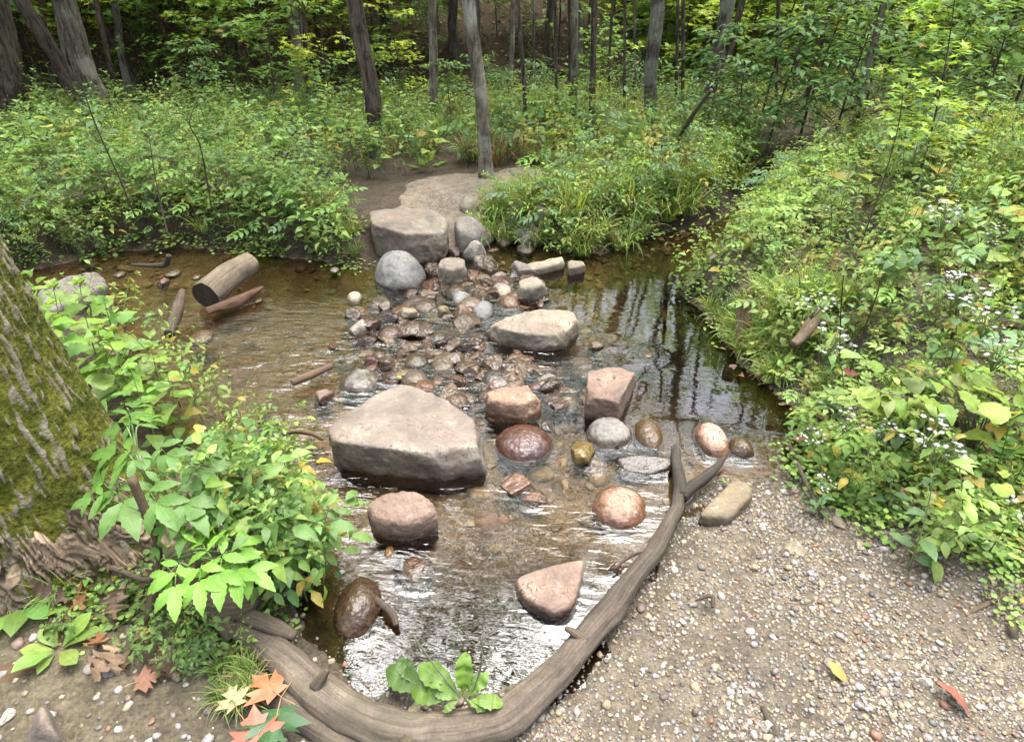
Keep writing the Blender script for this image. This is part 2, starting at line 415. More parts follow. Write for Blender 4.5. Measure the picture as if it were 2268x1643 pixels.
# trodden path beyond the stones, a thin sheet on the ground
n = 90
px_, py_ = np.meshgrid(np.linspace(PATHW[:, 0].min()-.3, PATHW[:, 0].max()+.3, n), np.linspace(PATHW[:, 1].min()-.3, PATHW[:, 1].max()+.3, n))
px_, py_ = px_.ravel(), py_.ravel(); psd = sdist(PATHW, px_, py_)+.10*fbm2(px_, py_, 4, 3, 5)
pz = hfun(px_, py_)+np.where(psd < 0, .004+.004*smooth(0, .1, -psd), .004-.06*smooth(0, .1, psd))
q = np.arange(n*n).reshape(n, n); F = np.stack([q[:-1, :-1], q[:-1, 1:], q[1:, 1:], q[1:, :-1]], -1).reshape(-1, 4)
F = F[(psd[F] < .09).any(1)]
tag(put('path', Geo(np.stack([px_, py_, pz], 1), F, np.array([.165, .137, .104])), GROUND), kind='structure')

# ------------------------------------------------------------------ stones
_sph = {}; STN = []
def sphere(n):
    if n not in _sph:
        bm = bmesh.new(); bmesh.ops.create_cube(bm, size=2)
        if n > 1: bmesh.ops.subdivide_edges(bm, edges=bm.edges[:], cuts=n-1, use_grid_fill=True)
        bm.verts.index_update()
        V = np.array([v.co[:] for v in bm.verts]); F = np.array([[v.index for v in f.verts] for f in bm.faces]); bm.free()
        V = np.tan(V*math.pi/4*.98); V /= np.linalg.norm(V, axis=1)[:, None]; _sph[n] = (V, F)
    return _sph[n]
def hull_planes(pts):
    bm = bmesh.new(); vs = [bm.verts.new(tuple(p)) for p in pts]
    bmesh.ops.convex_hull(bm, input=vs); bm.normal_update()
    c = pts.mean(0); out = []
    for f in bm.faces:
        nn = np.array(f.normal[:]); o = float(nn @ (np.array(f.calc_center_median()[:])-c))
        if o < 0: nn, o = -nn, -o
        if o > 1e-4: out.append((*nn, o))
    bm.free(); return np.array(out), c
def star(dirs, planes, p):
    den = dirs @ planes[:, :3].T; inv = np.clip(den/planes[:, 3], 0, None)
    return (inv**p).sum(1)**(-1/p)
def radial(pts, n, p, amp, seed, fr=3.0):
    D, F = sphere(n); pl, c = hull_planes(pts); rg = np.random.default_rng(seed+900)
    ch = []
    for q in range(9):                       # chips knocked off the edges
        v = rg.normal(size=3); v[2] = v[2]*.8+.15; v /= np.linalg.norm(v); ch.append((*v, ((pts-c) @ v).max()*rg.uniform(.84, .97)))
    if p > 12: pl = np.concatenate([pl, np.array(ch)]); p = p*2.2
    r = star(D, pl, p)*(1.045 if p > 12 else 1.10)
    V = D*r[:, None]; size = np.abs(V).max()
    k = V/size*fr
    st = fbm(k*1.1, 3, seed+21)*5; st = (np.floor(st)+smooth(.35, .65, st-np.floor(st)))/5      # broken, stepped faces
    rr_ = 1+amp*fbm(k*.55, 3, seed)+amp*.7*np.abs(fbm(k*1.3, 4, seed+7))+amp*.35*fbm(k*4, 3, seed+3)+(amp*.9*st if p > 12 else 0)-amp*.45
    return V*rr_[:, None]+c, F
def stone_obj(name, V, F, colr, splash, label, cat='rock', group='rocks in and beside the stream'):
    g = Geo(V, F, np.array([splash, 1, 1])); V_ = np.asarray(V); q_ = V_[np.abs(V_[:, 2]) < .02]
    if len(q_) > 5: STN.append(q_[:, :2])
    o = thing(name, g, ROCK, label, cat, group); o.color = (*colr, 1); return o
GREY = (.27, .25, .225); TAN = (.33, .285, .215); BRN = (.19, .145, .11); PINK = (.32, .225, .185); RED = (.20, .105, .075); BLUE = (.21, .215, .21)
CREAM = (.40, .36, .28); OLIVE = (.16, .135, .08); ORANGE = (.33, .19, .10); SALMON = (.40, .24, .165); DARK = (.09, .075, .06); YEL = (.42, .34, .11)
def slab(label, top, bot, colr, n=34, p=22, amp=.06, seed=1, splash=0.0, name='boulder', cat='boulder', back=-.06, sink=.97):
    """top: (px, py, z) points of the upper face; bot: points at the waterline; the hidden underside follows the top outline"""
    T = np.array([P(*q) for q in top]); Bt = np.array([P(*q) for q in bot]) if len(bot) else np.zeros((0, 3))
    c = T.mean(0); U = c+(T-c)*sink; U[:, 2] = back
    B2 = Bt.copy(); B2[:, 2] = back
    if len(Bt): B2[:, :2] = c[:2]+(B2[:, :2]-c[:2])*.78
    V, F = radial(np.concatenate([T, Bt, B2, U]), n, p, amp, seed)
    return stone_obj(name, V, F, colr, splash, label, cat)
slab('big flat pinkish grey slab with a dark front face, largest rock in the near stream',
     [(736, 944, .14), (768, 896, .14), (852, 856, .13), (900, 849, .13), (945, 858, .13), (1000, 890, .14), (1076, 948, .13), (1070, 998, .13), (975, 1010, .14), (855, 982, .15), (738, 976, .15)],
     [(738, 1026, 0), (875, 1040, 0), (985, 1038, 0), (1080, 1032, 0)], (.245, .21, .175), n=56, p=26, amp=.045, seed=3)
slab('large square-edged tan slab at the foot of the dirt path, cracked across its top',
     [(812, 466, .25), (862, 458, .27), (915, 460, .26), (965, 465, .25), (990, 482, .22), (984, 514, .19), (920, 524, .21), (828, 500, .23)],
     [(822, 525, .03), (862, 556, 0), (922, 548, 0), (975, 530, .05)], (.27, .232, .182), n=48, p=24, amp=.045, seed=8)
slab('long low tan rock with a scalloped dark front edge in midstream',
     [(1095, 712, .10), (1140, 695, .13), (1205, 683, .14), (1262, 692, .13), (1280, 712, .10), (1250, 740, .10), (1160, 737, .11), (1090, 728, .10)],
     [(1072, 738, .0), (1130, 765, 0), (1210, 780, 0), (1262, 758, 0), (1284, 728, 0)], (.31, .265, .205), n=48, p=14, amp=.06, seed=12, splash=.1)
slab('angular reddish tan rock undercut at its front in midstream',
     [(1070, 868, .11), (1110, 851, .13), (1165, 855, .12), (1190, 880, .10), (1160, 896, .11), (1110, 892, .11), (1074, 885, .10)],
     [(1080, 905, .02), (1140, 930, 0), (1196, 922, 0), (1205, 898, 0)], (.30, .195, .135), n=40, p=16, amp=.065, seed=15, splash=.2)
slab('reddish brown block with straight cut edges and a sharp right corner',
     [(1303, 824, .13), (1350, 814, .13), (1398, 818, .14), (1404, 826, .14), (1372, 886, .13), (1298, 880, .12)],
     [(1298, 905, 0), (1372, 912, 0), (1410, 842, 0)], (.225, .155, .12), n=40, p=34, amp=.05, seed=18, splash=.0)
slab('rounded pink-grey rock below the big flat slab with water running off its front',
     [(806, 1112, .12), (850, 1084, .14), (925, 1078, .14), (962, 1108, .12), (974, 1148, .07), (900, 1158, .10), (826, 1150, .10)],
     [(822, 1178, .02), (850, 1194, 0), (905, 1176, 0), (976, 1164, 0)], (.30, .22, .175), n=40, p=9, amp=.06, seed=22, splash=.15)
slab('teardrop shaped brown rock with a pale dry top standing in the near pool',
     [(1148, 1275, .05), (1200, 1256, .065), (1255, 1246, .07), (1291, 1240, .06), (1284, 1300, .07), (1272, 1345, .05), (1225, 1356, .05), (1165, 1330, .05)],
     [(1133, 1300, 0), (1160, 1348, 0), (1225, 1374, 0), (1270, 1366, 0), (1287, 1320, 0), (1301, 1240, .0)], (.255, .18, .14), n=40, p=11, amp=.03, seed=26, splash=.18)
slab('flat olive-tan rock half sunk in the gravel beside the forked driftwood',
     [(1545, 1140, .06), (1590, 1095, .07), (1625, 1058, .07), (1660, 1065, .06), (1662, 1100, .07), (1620, 1145, .06)],
     [(1540, 1155, .02), (1618, 1158, .02), (1668, 1112, .02)], (.225, .185, .115), n=24, p=10, amp=.06, seed=29, back=-.03)
slab('triangular grey brown stone poking out of the soil, cut off by the bottom edge',
     [(92, 1552, .14), (60, 1640, .10), (130, 1632, .11), (95, 1600, .14)], [(50, 1665, .02), (140, 1650, .02), (100, 1700, .02)], (.25, .205, .165), n=24, p=24, amp=.05, seed=31, back=-.03)
slab('sloping grey stone slab on the far left shore behind the mossy trunk',
     [(80, 640, .10), (150, 612, .14), (215, 600, .13), (240, 625, .08), (170, 668, .04), (100, 690, .03)],
     [(90, 715, -.02), (180, 690, -.02), (250, 640, -.01)], (.23, .21, .185), n=24, p=14, amp=.08, seed=33)
slab('pale wedge of flat rock with a dark right face in the upper stream',
     [(1133, 580, .07), (1150, 576, .08), (1168, 586, .07), (1185, 600, .04), (1150, 596, .06)], [(1130, 598, 0), (1160, 612, 0), (1192, 605, 0)], GREY, n=18, p=22, amp=.06, seed=35)
slab('long thin tan slab lying flat in the upper stream below the grassy bank',
     [(1158, 588, .05), (1205, 577, .07), (1245, 569, .07), (1252, 580, .06), (1200, 594, .05), (1160, 600, .04)], [(1156, 606, 0), (1205, 602, 0), (1250, 592, 0)], (.33, .29, .21), n=22, p=24, amp=.05, seed=36)
slab('small blocky grey-tan stone beside the long thin slab, farthest right of the upper stones',
     [(1258, 576, .07), (1290, 579, .07), (1296, 588, .06), (1260, 594, .06)], [(1256, 606, 0), (1288, 608, 0), (1296, 595, 0)], (.27, .235, .18), n=16, p=20, amp=.04, seed=37)
slab('angular brown grey rock with a flat lit top beside the round grey boulder',
     [(968, 578, .13), (1000, 569, .14), (1028, 575, .13), (1034, 592, .11), (1000, 598, .12), (970, 592, .12)], [(975, 612, .01), (1003, 624, 0), (1030, 610, 0)], (.26, .215, .175), n=22, p=20, amp=.08, seed=38)
slab('sharp-edged pale grey rock below the twin grey boulder',
     [(1028, 556, .07), (1050, 528, .15), (1066, 540, .12), (1076, 556, .06), (1050, 553, .09)], [(1026, 564, 0), (1052, 568, 0), (1078, 562, 0)], (.34, .31, .265), n=20, p=20, amp=.07, seed=39)
slab('grey boulder sloping down to the right beside the tan slab at the path',
     [(1005, 490, .20), (1025, 476, .24), (1055, 480, .22), (1080, 505, .12), (1050, 520, .14), (1012, 508, .18)], [(1008, 525, .01), (1045, 540, 0), (1085, 542, 0), (1100, 528, .02)], (.31, .28, .24), n=26, p=11, amp=.06, seed=40)
slab('dark flat rock just under the water by the fork of the driftwood',
     [(1362, 1010, .02), (1420, 1003, .03), (1490, 1012, .03), (1492, 1036, .012), (1440, 1050, .008), (1380, 1042, .006)], [], (.09, .07, .05), n=22, p=12, amp=.05, seed=41, splash=1.0)
slab('tan speckled rock with a pale top right of the cobble heap',
     [(1148, 622, .10), (1175, 610, .13), (1200, 620, .12), (1212, 636, .08), (1180, 642, .10), (1152, 638, .09)], [(1150, 655, 0), (1185, 664, 0), (1212, 655, 0)], (.36, .315, .245), n=22, p=12, amp=.08, seed=42, splash=.1)

RK = [  # px centre, size in px, colour, flatness, angular, splash, label
 (884, 592, 114, 100, BLUE, .92, 0, .0, 'large round blue grey boulder against the tan slab, smooth and dome topped'),
 (1091, 512, 34, 26, CREAM, .8, 1, 0, 'small cream stone wedged behind the sloping grey boulder'),
 (1117, 532, 32, 30, (.38, .31, .25), .9, 0, 0, 'small round beige stone by the grassy bank'),
 (1174, 510, 70, 46, GREY, .85, 0, 0, 'rounded grey boulder half covered by bank grass'),
 (1164, 547, 43, 28, (.28, .23, .21), .7, 0, .1, 'oval mauve grey stone in still water under the bank grass'),
 (1002, 553, 44, 26, (.27, .20, .175), .7, 1, 0, 'angular mauve brown stone under the sharp-edged pale rock'),
 (1094, 553, 34, 15, SALMON, .5, 1, .1, 'flat salmon red stone right of the sharp-edged pale rock'),
 (968, 552, 21, 15, PINK, .7, 0, .1, 'tiny pink pebble below the tan slab'),
 (953, 588, 28, 28, BRN, .7, 1, .1, 'brown stone squeezed between the round boulder and the angular rock'),
 (959, 627, 49, 38, RED, .7, 1, .6, 'wet dark red-brown stone right of the round boulder foot'),
 (1050, 614, 44, 34, BRN, .8, 1, .1, 'dark brown angular stone in the middle of the cobble heap'),
 (1079, 629, 40, 28, RED, .6, 1, .5, 'wet reddish wedge next to the dark brown stone in the heap'),
 (1107, 608, 46, 27, (.29, .225, .19), .6, 1, 0, 'pinkish grey flat stone at the upper edge of the cobble heap'),
 (1111, 640, 49, 35, CREAM, .8, 0, .0, 'cream speckled rounded stone in the cobble heap'),
 (1009, 643, 49, 38, OLIVE, .8, 0, .5, 'wet olive brown stone above the small blue grey one'),
 (1022, 658, 43, 33, (.28, .285, .28), .8, 0, .0, 'small pale blue grey stone above the egg-shaped one'),
 (1072, 685, 52, 55, BLUE, .9, 0, .1, 'egg shaped blue grey stone standing upright in the cobbles'),
 (1075, 648, 38, 22, TAN, .7, 0, 0, 'flat tan stone behind the egg shaped stone'),
 (1128, 667, 48, 33, (.35, .25, .15), .8, 0, .2, 'smooth orange tan stone right of the egg shaped stone'),
 (1165, 678, 43, 20, ORANGE, .6, 1, .9, 'wet orange brown stone at the back of the long low rock'),
 (1197, 673, 19, 17, PINK, .8, 0, 0, 'tiny pinkish stone behind the long low rock'),
 (904, 689, 54, 52, (.39, .345, .245), .85, 1, .0, 'cream blocky stone with creased top standing alone left of the cobbles'),
 (979, 690, 38, 30, (.38, .31, .15), .8, 1, .2, 'yellowish tan stone left of a pink brown one'),
 (1020, 691, 52, 38, (.29, .19, .145), .7, 1, .2, 'pink brown angular stone left of the egg shaped stone'),
 (785, 656, 36, 28, CREAM, .85, 0, 0, 'cream round stone alone in clear water left of the cobbles'),
 (793, 728, 62, 47, (.30, .285, .245), .75, 1, .1, 'grey tan angular stone nearest the left shallows'),
 (861, 750, 52, 46, (.33, .295, .215), .8, 1, .1, 'tan grey leaning stone right of the grey angular one'),
 (938, 724, 43, 22, (.27, .20, .165), .5, 1, .1, 'flat pink brown stone in the riffle'),
 (990, 738, 90, 38, (.15, .12, .095), .4, 1, .5, 'wide flat dark brown rock washed by the riffle'),
 (795, 839, 90, 60, (.23, .235, .21), .6, 0, .2, 'smooth wet grey green rock behind the big flat slab'),
 (870, 833, 51, 35, RED, .7, 0, .8, 'wet red brown stone with a yellow leaf stuck on it'),
 (915, 846, 78, 34, (.36, .29, .16), .6, 1, .3, 'tan yellow stone touching the peak of the big flat slab'),
 (982, 797, 60, 52, (.22, .19, .13), .5, 0, .8, 'speckled olive stone washed over by the riffle'),
 (1046, 808, 52, 36, ORANGE, .5, 1, 1, 'small orange brown slab washed over by the riffle'),
 (1092, 834, 65, 46, (.14, .14, .115), .75, 0, .8, 'dark grey green wet stone behind the undercut reddish rock'),
 (1138, 788, 60, 46, (.30, .16, .085), .6, 1, 1, 'wet rust orange stone in front of the long low rock'),
 (823, 798, 44, 30, (.22, .07, .05), .7, 1, .8, 'small dark red stone left of the riffle'),
 (1007, 884, 68, 46, (.24, .175, .11), .7, 0, .6, 'mottled brown wet stone right of the big flat slab peak'),
 (1099, 920, 44, 28, (.31, .22, .12), .6, 0, .8, 'wet tan stone tucked under the undercut reddish rock'),
 (1316, 766, 50, 31, TAN, .6, 1, .3, 'tan flat stone right of the long low rock'),
 (1371, 762, 36, 22, (.20, .16, .10), .6, 0, .9, 'brown stone barely above the still water'),
 (1435, 785, 44, 36, OLIVE, .5, 0, 1, 'dark sunken stone at the edge of the right pool'),
 (1350, 952, 104, 76, (.28, .275, .255), .65, 0, .1, 'round pale grey boulder below the square-edged block'),
 (1437, 955, 62, 72, (.29, .23, .12), .85, 0, .5, 'yellow brown upright rock right of the round pale grey boulder'),
 (1160, 974, 132, 90, (.24, .125, .10), .5, 0, .5, 'smooth wet maroon rock right of the big flat slab'),
 (1287, 996, 64, 74, YEL, .8, 1, .4, 'bright yellow pitted rock with black specks'),
 (1144, 1070, 92, 60, SALMON, .6, 1, .7, 'salmon orange jagged rock in the near riffle'),
 (1180, 1100, 70, 40, ORANGE, .4, 1, 1, 'wet orange stone just below the salmon jagged rock'),
 (1373, 1116, 120, 104, (.36, .225, .16), .5, 0, .2, 'smooth pink round rock near the curved driftwood'),
 (1365, 1254, 38, 33, (.19, .13, .08), .8, 1, .4, 'small brown triangular stone between teardrop rock and driftwood'),
 (1578, 968, 74, 86, (.42, .275, .215), .9, 0, .15, 'pink egg shaped rock at the edge of the dark right pool'),
 (1643, 988, 56, 54, (.16, .135, .075), .9, 0, .3, 'olive brown round stone right of the pink egg shaped rock'),
 (790, 1335, 104, 140, (.17, .125, .075), .9, 0, .7, 'dark wet brown dome of rock at the lower left of the pool'),
 (915, 1255, 96, 92, (.16, .105, .075), .5, 0, 1, 'glossy wet brown rock with water sliding over it'),
 (716, 878, 52, 40, (.25, .17, .14), .8, 1, .1, 'brown pink stone left of the big flat slab'),
 (1040, 452, 44, 50, (.27, .25, .19), .9, 0, 0, 'grey leaning boulder at the foot of the trail tree'),
 (1145, 468, 48, 38, (.24, .235, .19), .9, 0, 0, 'mossy grey stone among the leaves of the bank'),
 (1198, 474, 60, 52, (.28, .255, .195), .9, 1, 0, 'mossy tan boulder deep in the bank grass'),
 (382, 604, 32, 19, (.32, .29, .24), .7, 0, .1, 'white-tipped pebble in the left stream by the stick'),
 (362, 626, 30, 24, (.34, .23, .15), .7, 1, .1, 'orange tan stone in the left stream'),
 (435, 613, 18, 12, CREAM, .7, 0, .1, 'tiny pale pebble left of the cut log'),
 (264, 606, 26, 16, TAN, .7, 0, .3, 'tan stone in the fast water at far left'),
 (571, 664, 20, 14, CREAM, .7, 0, 0, 'tiny white pebble under the cut log'),
 (741, 597, 22, 15, GREY, .8, 0, 0, 'small grey pebble in the slack water by the muddy bank'),
 (444, 745, 54, 36, (.30, .23, .15), .5, 0, .4, 'low sandy brown stone in the left shallows'),
 (545, 722, 32, 18, (.30, .15, .10), .5, 0, 1, 'sunken rusty stone in the left shallows'),
 (735, 765, 34, 26, ORANGE, .6, 1, .6, 'ochre stone at the left edge of the riffle'),
 (840, 663, 40, 24, (.28, .24, .20), .6, 0, .6, 'low grey brown stone under the round boulder'),
 (870, 700, 40, 26, (.29, .20, .12), .5, 0, .9, 'sunken orange stone left of the cream blocky stone'),
 (812, 690, 36, 22, (.26, .13, .09), .5, 0, 1, 'sunken red stone left of the cream blocky stone'),
 (940, 660, 50, 24, (.22, .13, .09), .5, 1, .9, 'flat wet brown stone below the round boulder'),
 (820, 730, 30, 22, (.27, .16, .12), .6, 1, .7, 'pinkish brown chip beside the grey tan angular stone'),
 (920, 795, 80, 46, (.25, .15, .09), .35, 0, 1, 'broad rusty stone under rippling water'),
 (1110, 860, 50, 30, (.29, .15, .09), .4, 0, 1, 'rusty cobble under water behind the undercut rock'),
 (1230, 880, 60, 40, (.24, .135, .085), .4, 0, 1, 'sunken red brown cobble left of the square-edged block'),
 (1215, 940, 46, 30, DARK, .6, 1, .7, 'black wet stone above the maroon rock'),
 (1290, 800, 90, 60, (.13, .105, .07), .35, 0, 1, 'broad dark stone where water slides over beside the long low rock'),
 (1010, 620, 30, 24, (.21, .16, .12), .7, 1, .2, 'small brown chip left of the dark stone in the heap'),
 (600, 925, 60, 34, (.27, .18, .10), .5, 0, .8, 'tan sunken stone behind the near plants'),
 (862, 1222, 24, 30, (.34, .22, .06), .8, 0, .8, 'small yellow stone in the dark gap of the near rocks'),
 (1768, 1214, 44, 60, (.31, .275, .195), .5, 1, 0, 'long pale olive stone lying in the gravel'),
 (1858, 1155, 30, 34, (.33, .285, .21), .5, 1, 0, 'pale flat stone in the mud near the asters'),
 (1835, 1470, 26, 50, (.27, .245, .22), .45, 1, 0, 'long grey stone sliver in the gravel'),
 (1700, 1605, 40, 28, (.33, .30, .26), .6, 1, 0, 'pale grey chip among the gravel, larger than its neighbours'),
 (1655, 1360, 34, 26, (.25, .19, .16), .6, 1, 0, 'mauve stone in the middle of the gravel'),
 (2055, 1510, 32, 26, (.42, .39, .33), .6, 1, 0, 'whitish stone at the right of the gravel'),
 (12, 1590, 30, 44, (.38, .35, .31), .7, 1, 0, 'pale grey stone at the left edge of the soil'),
 (200, 1478, 30, 26, (.30, .29, .27), .5, 0, 0, 'round grey stone set in the soil under the oak leaves'),
 (246, 1482, 34, 34, (.13, .12, .11), .4, 0, 0, 'dark round stone set in the soil beside the grey one'),
 (1905, 1060, 26, 20, (.36, .27, .20), .5, 1, 0, 'peach stone at the foot of the asters'),
]
def stone(i, px, py, w, h, colr, flat, ang, splash, label):
    rng = np.random.default_rng(100+i)
    g = G(px, min(py+h*.3, 1640)); base = max(g[2], 0.0) if g[2] < .03 else g[2]
    zc = base+.01
    p = P(px, py+h*.05, zc); d = depth(p); a = .5*w*d/FPX
    el = math.atan2(CAMZ-p[2], p[1]); hh = .5*h*d/FPX
    c_ = flat*min(a*1.08, hh*1.3) if w < 100 else flat*min(a*1.3, hh*1.6)
    b = max((4*hh*hh-(c_*math.cos(el))**2)/(4*hh), .45*hh)/math.sin(el); b = float(np.clip(b, .55*a, 1.7*a))
    top = c_*(.80 if splash < .9 else .30)*(1.5 if base > .03 else 1)
    pos = P(px, py, base+top*.4); pos[2] = base+top-c_
    n = int(np.clip(12+w/4, 12, 36)); D, F = sphere(n)
    nr = D; pl = []
    for q in range(11 if ang else 5):
        v = rng.normal(size=3)*(1, 1, .8); v /= np.linalg.norm(v)
        pl.append((*v, math.sqrt((a*v[0])**2+(b*v[1])**2+(c_*v[2])**2)*rng.uniform(.52, .86) if ang else rng.uniform(.84, .97)))
    pl = np.array(pl); pw = 44 if ang else 9
    inv = (1/ (1/np.sqrt((D[:, 0]/a)**2+(D[:, 1]/b)**2+(D[:, 2]/c_)**2)))
    den = np.clip(D @ pl[:, :3].T/pl[:, 3], 0, None)
    r = ((den**pw).sum(1)+(inv*(.88 if ang else 1))**pw)**(-1/pw)
    V = D*r[:, None]; kk = V/max(a, b)*2.2
    V = V*(1+(.10 if ang else .06)*fbm(kk, 3, 200+i)+(.07 if ang else .03)*fbm(kk*3, 3, 300+i))[:, None]
    V = V*np.array([a/np.abs(V[:, 0]).max(), 1, 1])
    yaw = rng.uniform(-.35, .35) if abs(a-b) < .5*a else 0
    R = np.array([[math.cos(yaw), -math.sin(yaw), 0], [math.sin(yaw), math.cos(yaw), 0], [0, 0, 1]])
    V = V @ R.T
    V = V+pos
    nm = 'boulder' if w > 60 else ('rock' if w > 30 else 'small_stone')
    stone_obj(nm, V, F, colr, splash, label, 'boulder' if w > 60 else ('rock' if w > 30 else 'stone'))
for i, r in enumerate(RK):
    if r[2]: stone(i, *r)

# the small cobbles packed into the heap between the named stones
rgc = np.random.default_rng(55); HEAP = [(945, 555), (1100, 555), (1160, 600), (1215, 660), (1060, 700), (1070, 770), (1200, 790), (1290, 860), (1290, 960), (1200, 940), (1060, 880), (1010, 900), (900, 840), (730, 850), (700, 790), (770, 700), (830, 660), (940, 640), (950, 610)]
hp = polyw(HEAP); k_ = 0
while k_ < 210:
    q_ = (rgc.uniform(770, 1270), rgc.uniform(560, 900)); w_ = P(*q_)
    if sdist(hp, w_[:1], w_[1:2])[0] > 0: continue
    c_i = [BRN, (.19, .12, .09), (.27, .17, .10), TAN, GREY, OLIVE, DARK, (.25, .20, .15)][rgc.integers(0, 8)]; sz = rgc.uniform(24, 70); low = rgc.random() < .42
    stone(1000+k_, q_[0], q_[1], sz, sz*rgc.uniform(.45, .75), tuple(np.array(c_i)*rgc.uniform(.75, 1.25)), .5 if low else .75, int(rgc.random() < .85), 1.0 if low else .5, ('wet cobble washed over by the riffle' if low else 'small cobble standing between larger stones of the heap'))
    k_ += 1
# ------------------------------------------------------------------ water
sx = .026
X = np.arange(-6.5, 5.5, sx); Y = np.arange(.75, 10.5, sx)
XX, YY = np.meshgrid(X, Y); wx, wy = XX.ravel(), YY.ravel(); wsd = sdist(WPOLY, wx, wy)
q = np.arange(len(wx)).reshape(XX.shape)
F = np.stack([q[:-1, :-1], q[:-1, 1:], q[1:, 1:], q[1:, :-1]], -1).reshape(-1, 4)
F = F[(wsd[F] < .10).any(1)]
us = np.unique(F); rm = np.full(len(wx), -1); rm[us] = np.arange(len(us)); F = rm[F]; wx, wy, wsd = wx[us], wy[us], wsd[us]
def blob(px, py, r, z=0):
    p = P(px, py, z); return np.exp(-(((wx-p[0])**2+(wy-p[1])**2)/(r*r)))
# rough, fast water among the stones; slack pools right and top
rip = .06+.7*blob(950, 760, .55)+.85*blob(1080, 830, .5)+.85*blob(640, 830, .5)+.6*blob(520, 740, .4)+.4*blob(330, 600, .6)+.5*blob(1250, 800, .28)+.8*blob(640, 960, .3)
rip += .75*blob(720, 1130, .25)+.35*blob(880, 1270, .22)+.10*blob(1050, 1420, .32)+.12*blob(1300, 1350, .25)+.25*blob(1400, 1230, .2)+.35*blob(1150, 1150, .3)+.5*blob(1430, 1090, .18)
rip *= 1-.93*np.clip(blob(1560, 860, .75)+blob(1500, 700, .5), 0, 1)
rip *= 1-.55*blob(1120, 1420, .38)
rip = np.clip(rip, .05, 1)
near_ = np.full(len(wx), 9.0)
for q_ in STN:                         # distance of the water to the nearest stone's edge
    lo_, hi_ = q_.min(0)-.12, q_.max(0)+.12; s_ = np.where((wx > lo_[0]) & (wx < hi_[0]) & (wy > lo_[1]) & (wy < hi_[1]))[0]
    if len(s_): near_[s_] = np.minimum(near_[s_], np.sqrt(((wx[s_, None]-q_[None, :, 0])**2+(wy[s_, None]-q_[None, :, 1])**2).min(1)))
rim = np.exp(-(near_/.035)**2); rip = np.clip(rip+.16*np.exp(-(near_/.06)**2), .02, 1)
murk = np.clip(blob(1580, 800, .55)+.8*blob(1500, 640, .55)+.5*blob(650, 600, .5)+1.0*blob(1000, 1440, .36)+.7*blob(1260, 1370, .22), 0, 1)
flow = np.radians(90+40*np.clip(wx, -1.2, 1.2)/1.2)          # direction the current runs, for the stretched wavelets
u_ = wx*np.sin(flow)-wy*np.cos(flow); v_ = (wx*np.cos(flow)+wy*np.sin(flow))
wz = .0035*rip*fbm2(wx, wy, 14, 3, 41)+.006*np.clip(rip-.3, 0, 1)*fbm2(wx, wy, 6, 2, 44)+.005*rim
water = put('water', Geo(np.stack([wx, wy, wz], 1), F, np.stack([rip, murk, rip*0], 1), np.stack([wx*.42+.1*wy, wy*1.15+.12*wx], 1)), WATER)
tag(water, kind='structure')

# gravel and cobbles too many to count
def pebbles(name, x, y, z, rad, cols, rng, flat=(.45, .8), nsub=2, ang=.25):
    D, F = sphere(nsub); m = len(x); T = []
    outg = []
    kinds = rng.integers(0, 12, m)
    for kx in range(12):
        s = kinds == kx; mm = s.sum()
        if mm == 0: continue
        V = D*(1+ang*np.random.default_rng(kx).normal(size=len(D))*.55)[:, None]
        g = Geo(V, F)
        a = rng.uniform(0, 6.28, mm); e = rng.uniform(.65, 1.25, mm); fl = rng.uniform(*flat, mm); r = rad[s]
        M = np.zeros((mm, 3, 3))
        M[:, 0, 0] = np.cos(a)*r; M[:, 0, 1] = -np.sin(a)*r*e; M[:, 1, 0] = np.sin(a)*r; M[:, 1, 1] = np.cos(a)*r*e; M[:, 2, 2] = r*fl
        tl = rng.normal(0, .25, mm); M[:, 2, 0] = tl*r
        outg.append(inst(g, M, np.stack([x[s], y[s], z[s]+r*fl*.25], 1), cols[s]))
    return tag(put(name, join(outg), PEB), kind='stuff')
PALC = np.array([(.28, .26, .235), (.22, .20, .18), (.30, .25, .15), (.24, .18, .11), (.18, .13, .10), (.34, .31, .25), (.14, .12, .105), (.22, .115, .07), (.30, .26, .165), (.11, .105, .10)])
PALP = np.array([.19, .17, .16, .1, .1, .07, .08, .03, .07, .03])
rng = np.random.default_rng(11)
m = 120000; x = rng.uniform(-.5, 2.3, m); y = rng.uniform(.45, 2.6, m)
s_ = sdist(WPOLY, x, y); nzz = fbm2(x, y, 2.4, 3, 61)
gmask = smooth(2.75, 2.25, y+.25*nzz-.12*x)*smooth(-.5, -.1, x+.15*nzz)*smooth(2.1, 1.5, x-.15*(2.2-y)+.3*nzz)
clump = .42+.8*smooth(-.35, .3, fbm2(x, y, 3.1, 3, 71))
k = (s_ > .02) & (rng.random(m) < gmask*clump*.75)
x, y = x[k], y[k]; r = np.clip(rng.lognormal(math.log(.0035), .46, len(x)), .0016, .015)
pebbles('gravel', x, y, hfun(x, y), r, PALC[rng.choice(10, len(x), p=PALP)]*rng.uniform(.5, .95, (len(x), 1)), rng)
m = 900; x = rng.uniform(-1.5, 0.1, m); y = rng.uniform(.6, 1.6, m); s_ = sdist(WPOLY, x, y); k = s_ > .05; x, y = x[k], y[k]
r = np.clip(rng.lognormal(math.log(.006), .5, len(x)), .003, .02)
pebbles('soil_gravel', x, y, hfun(x, y), r, PALC[rng.choice(10, len(x), p=PALP)]*rng.uniform(.7, 1.1, (len(x), 1)), rng)
m = 30000; x = rng.uniform(-4, 3, m); y = rng.uniform(1.0, 5.2, m); s_ = sdist(WPOLY, x, y)
dn = .16+.8*smooth(-.1, .4, fbm2(x, y, 1.6, 3, 81))
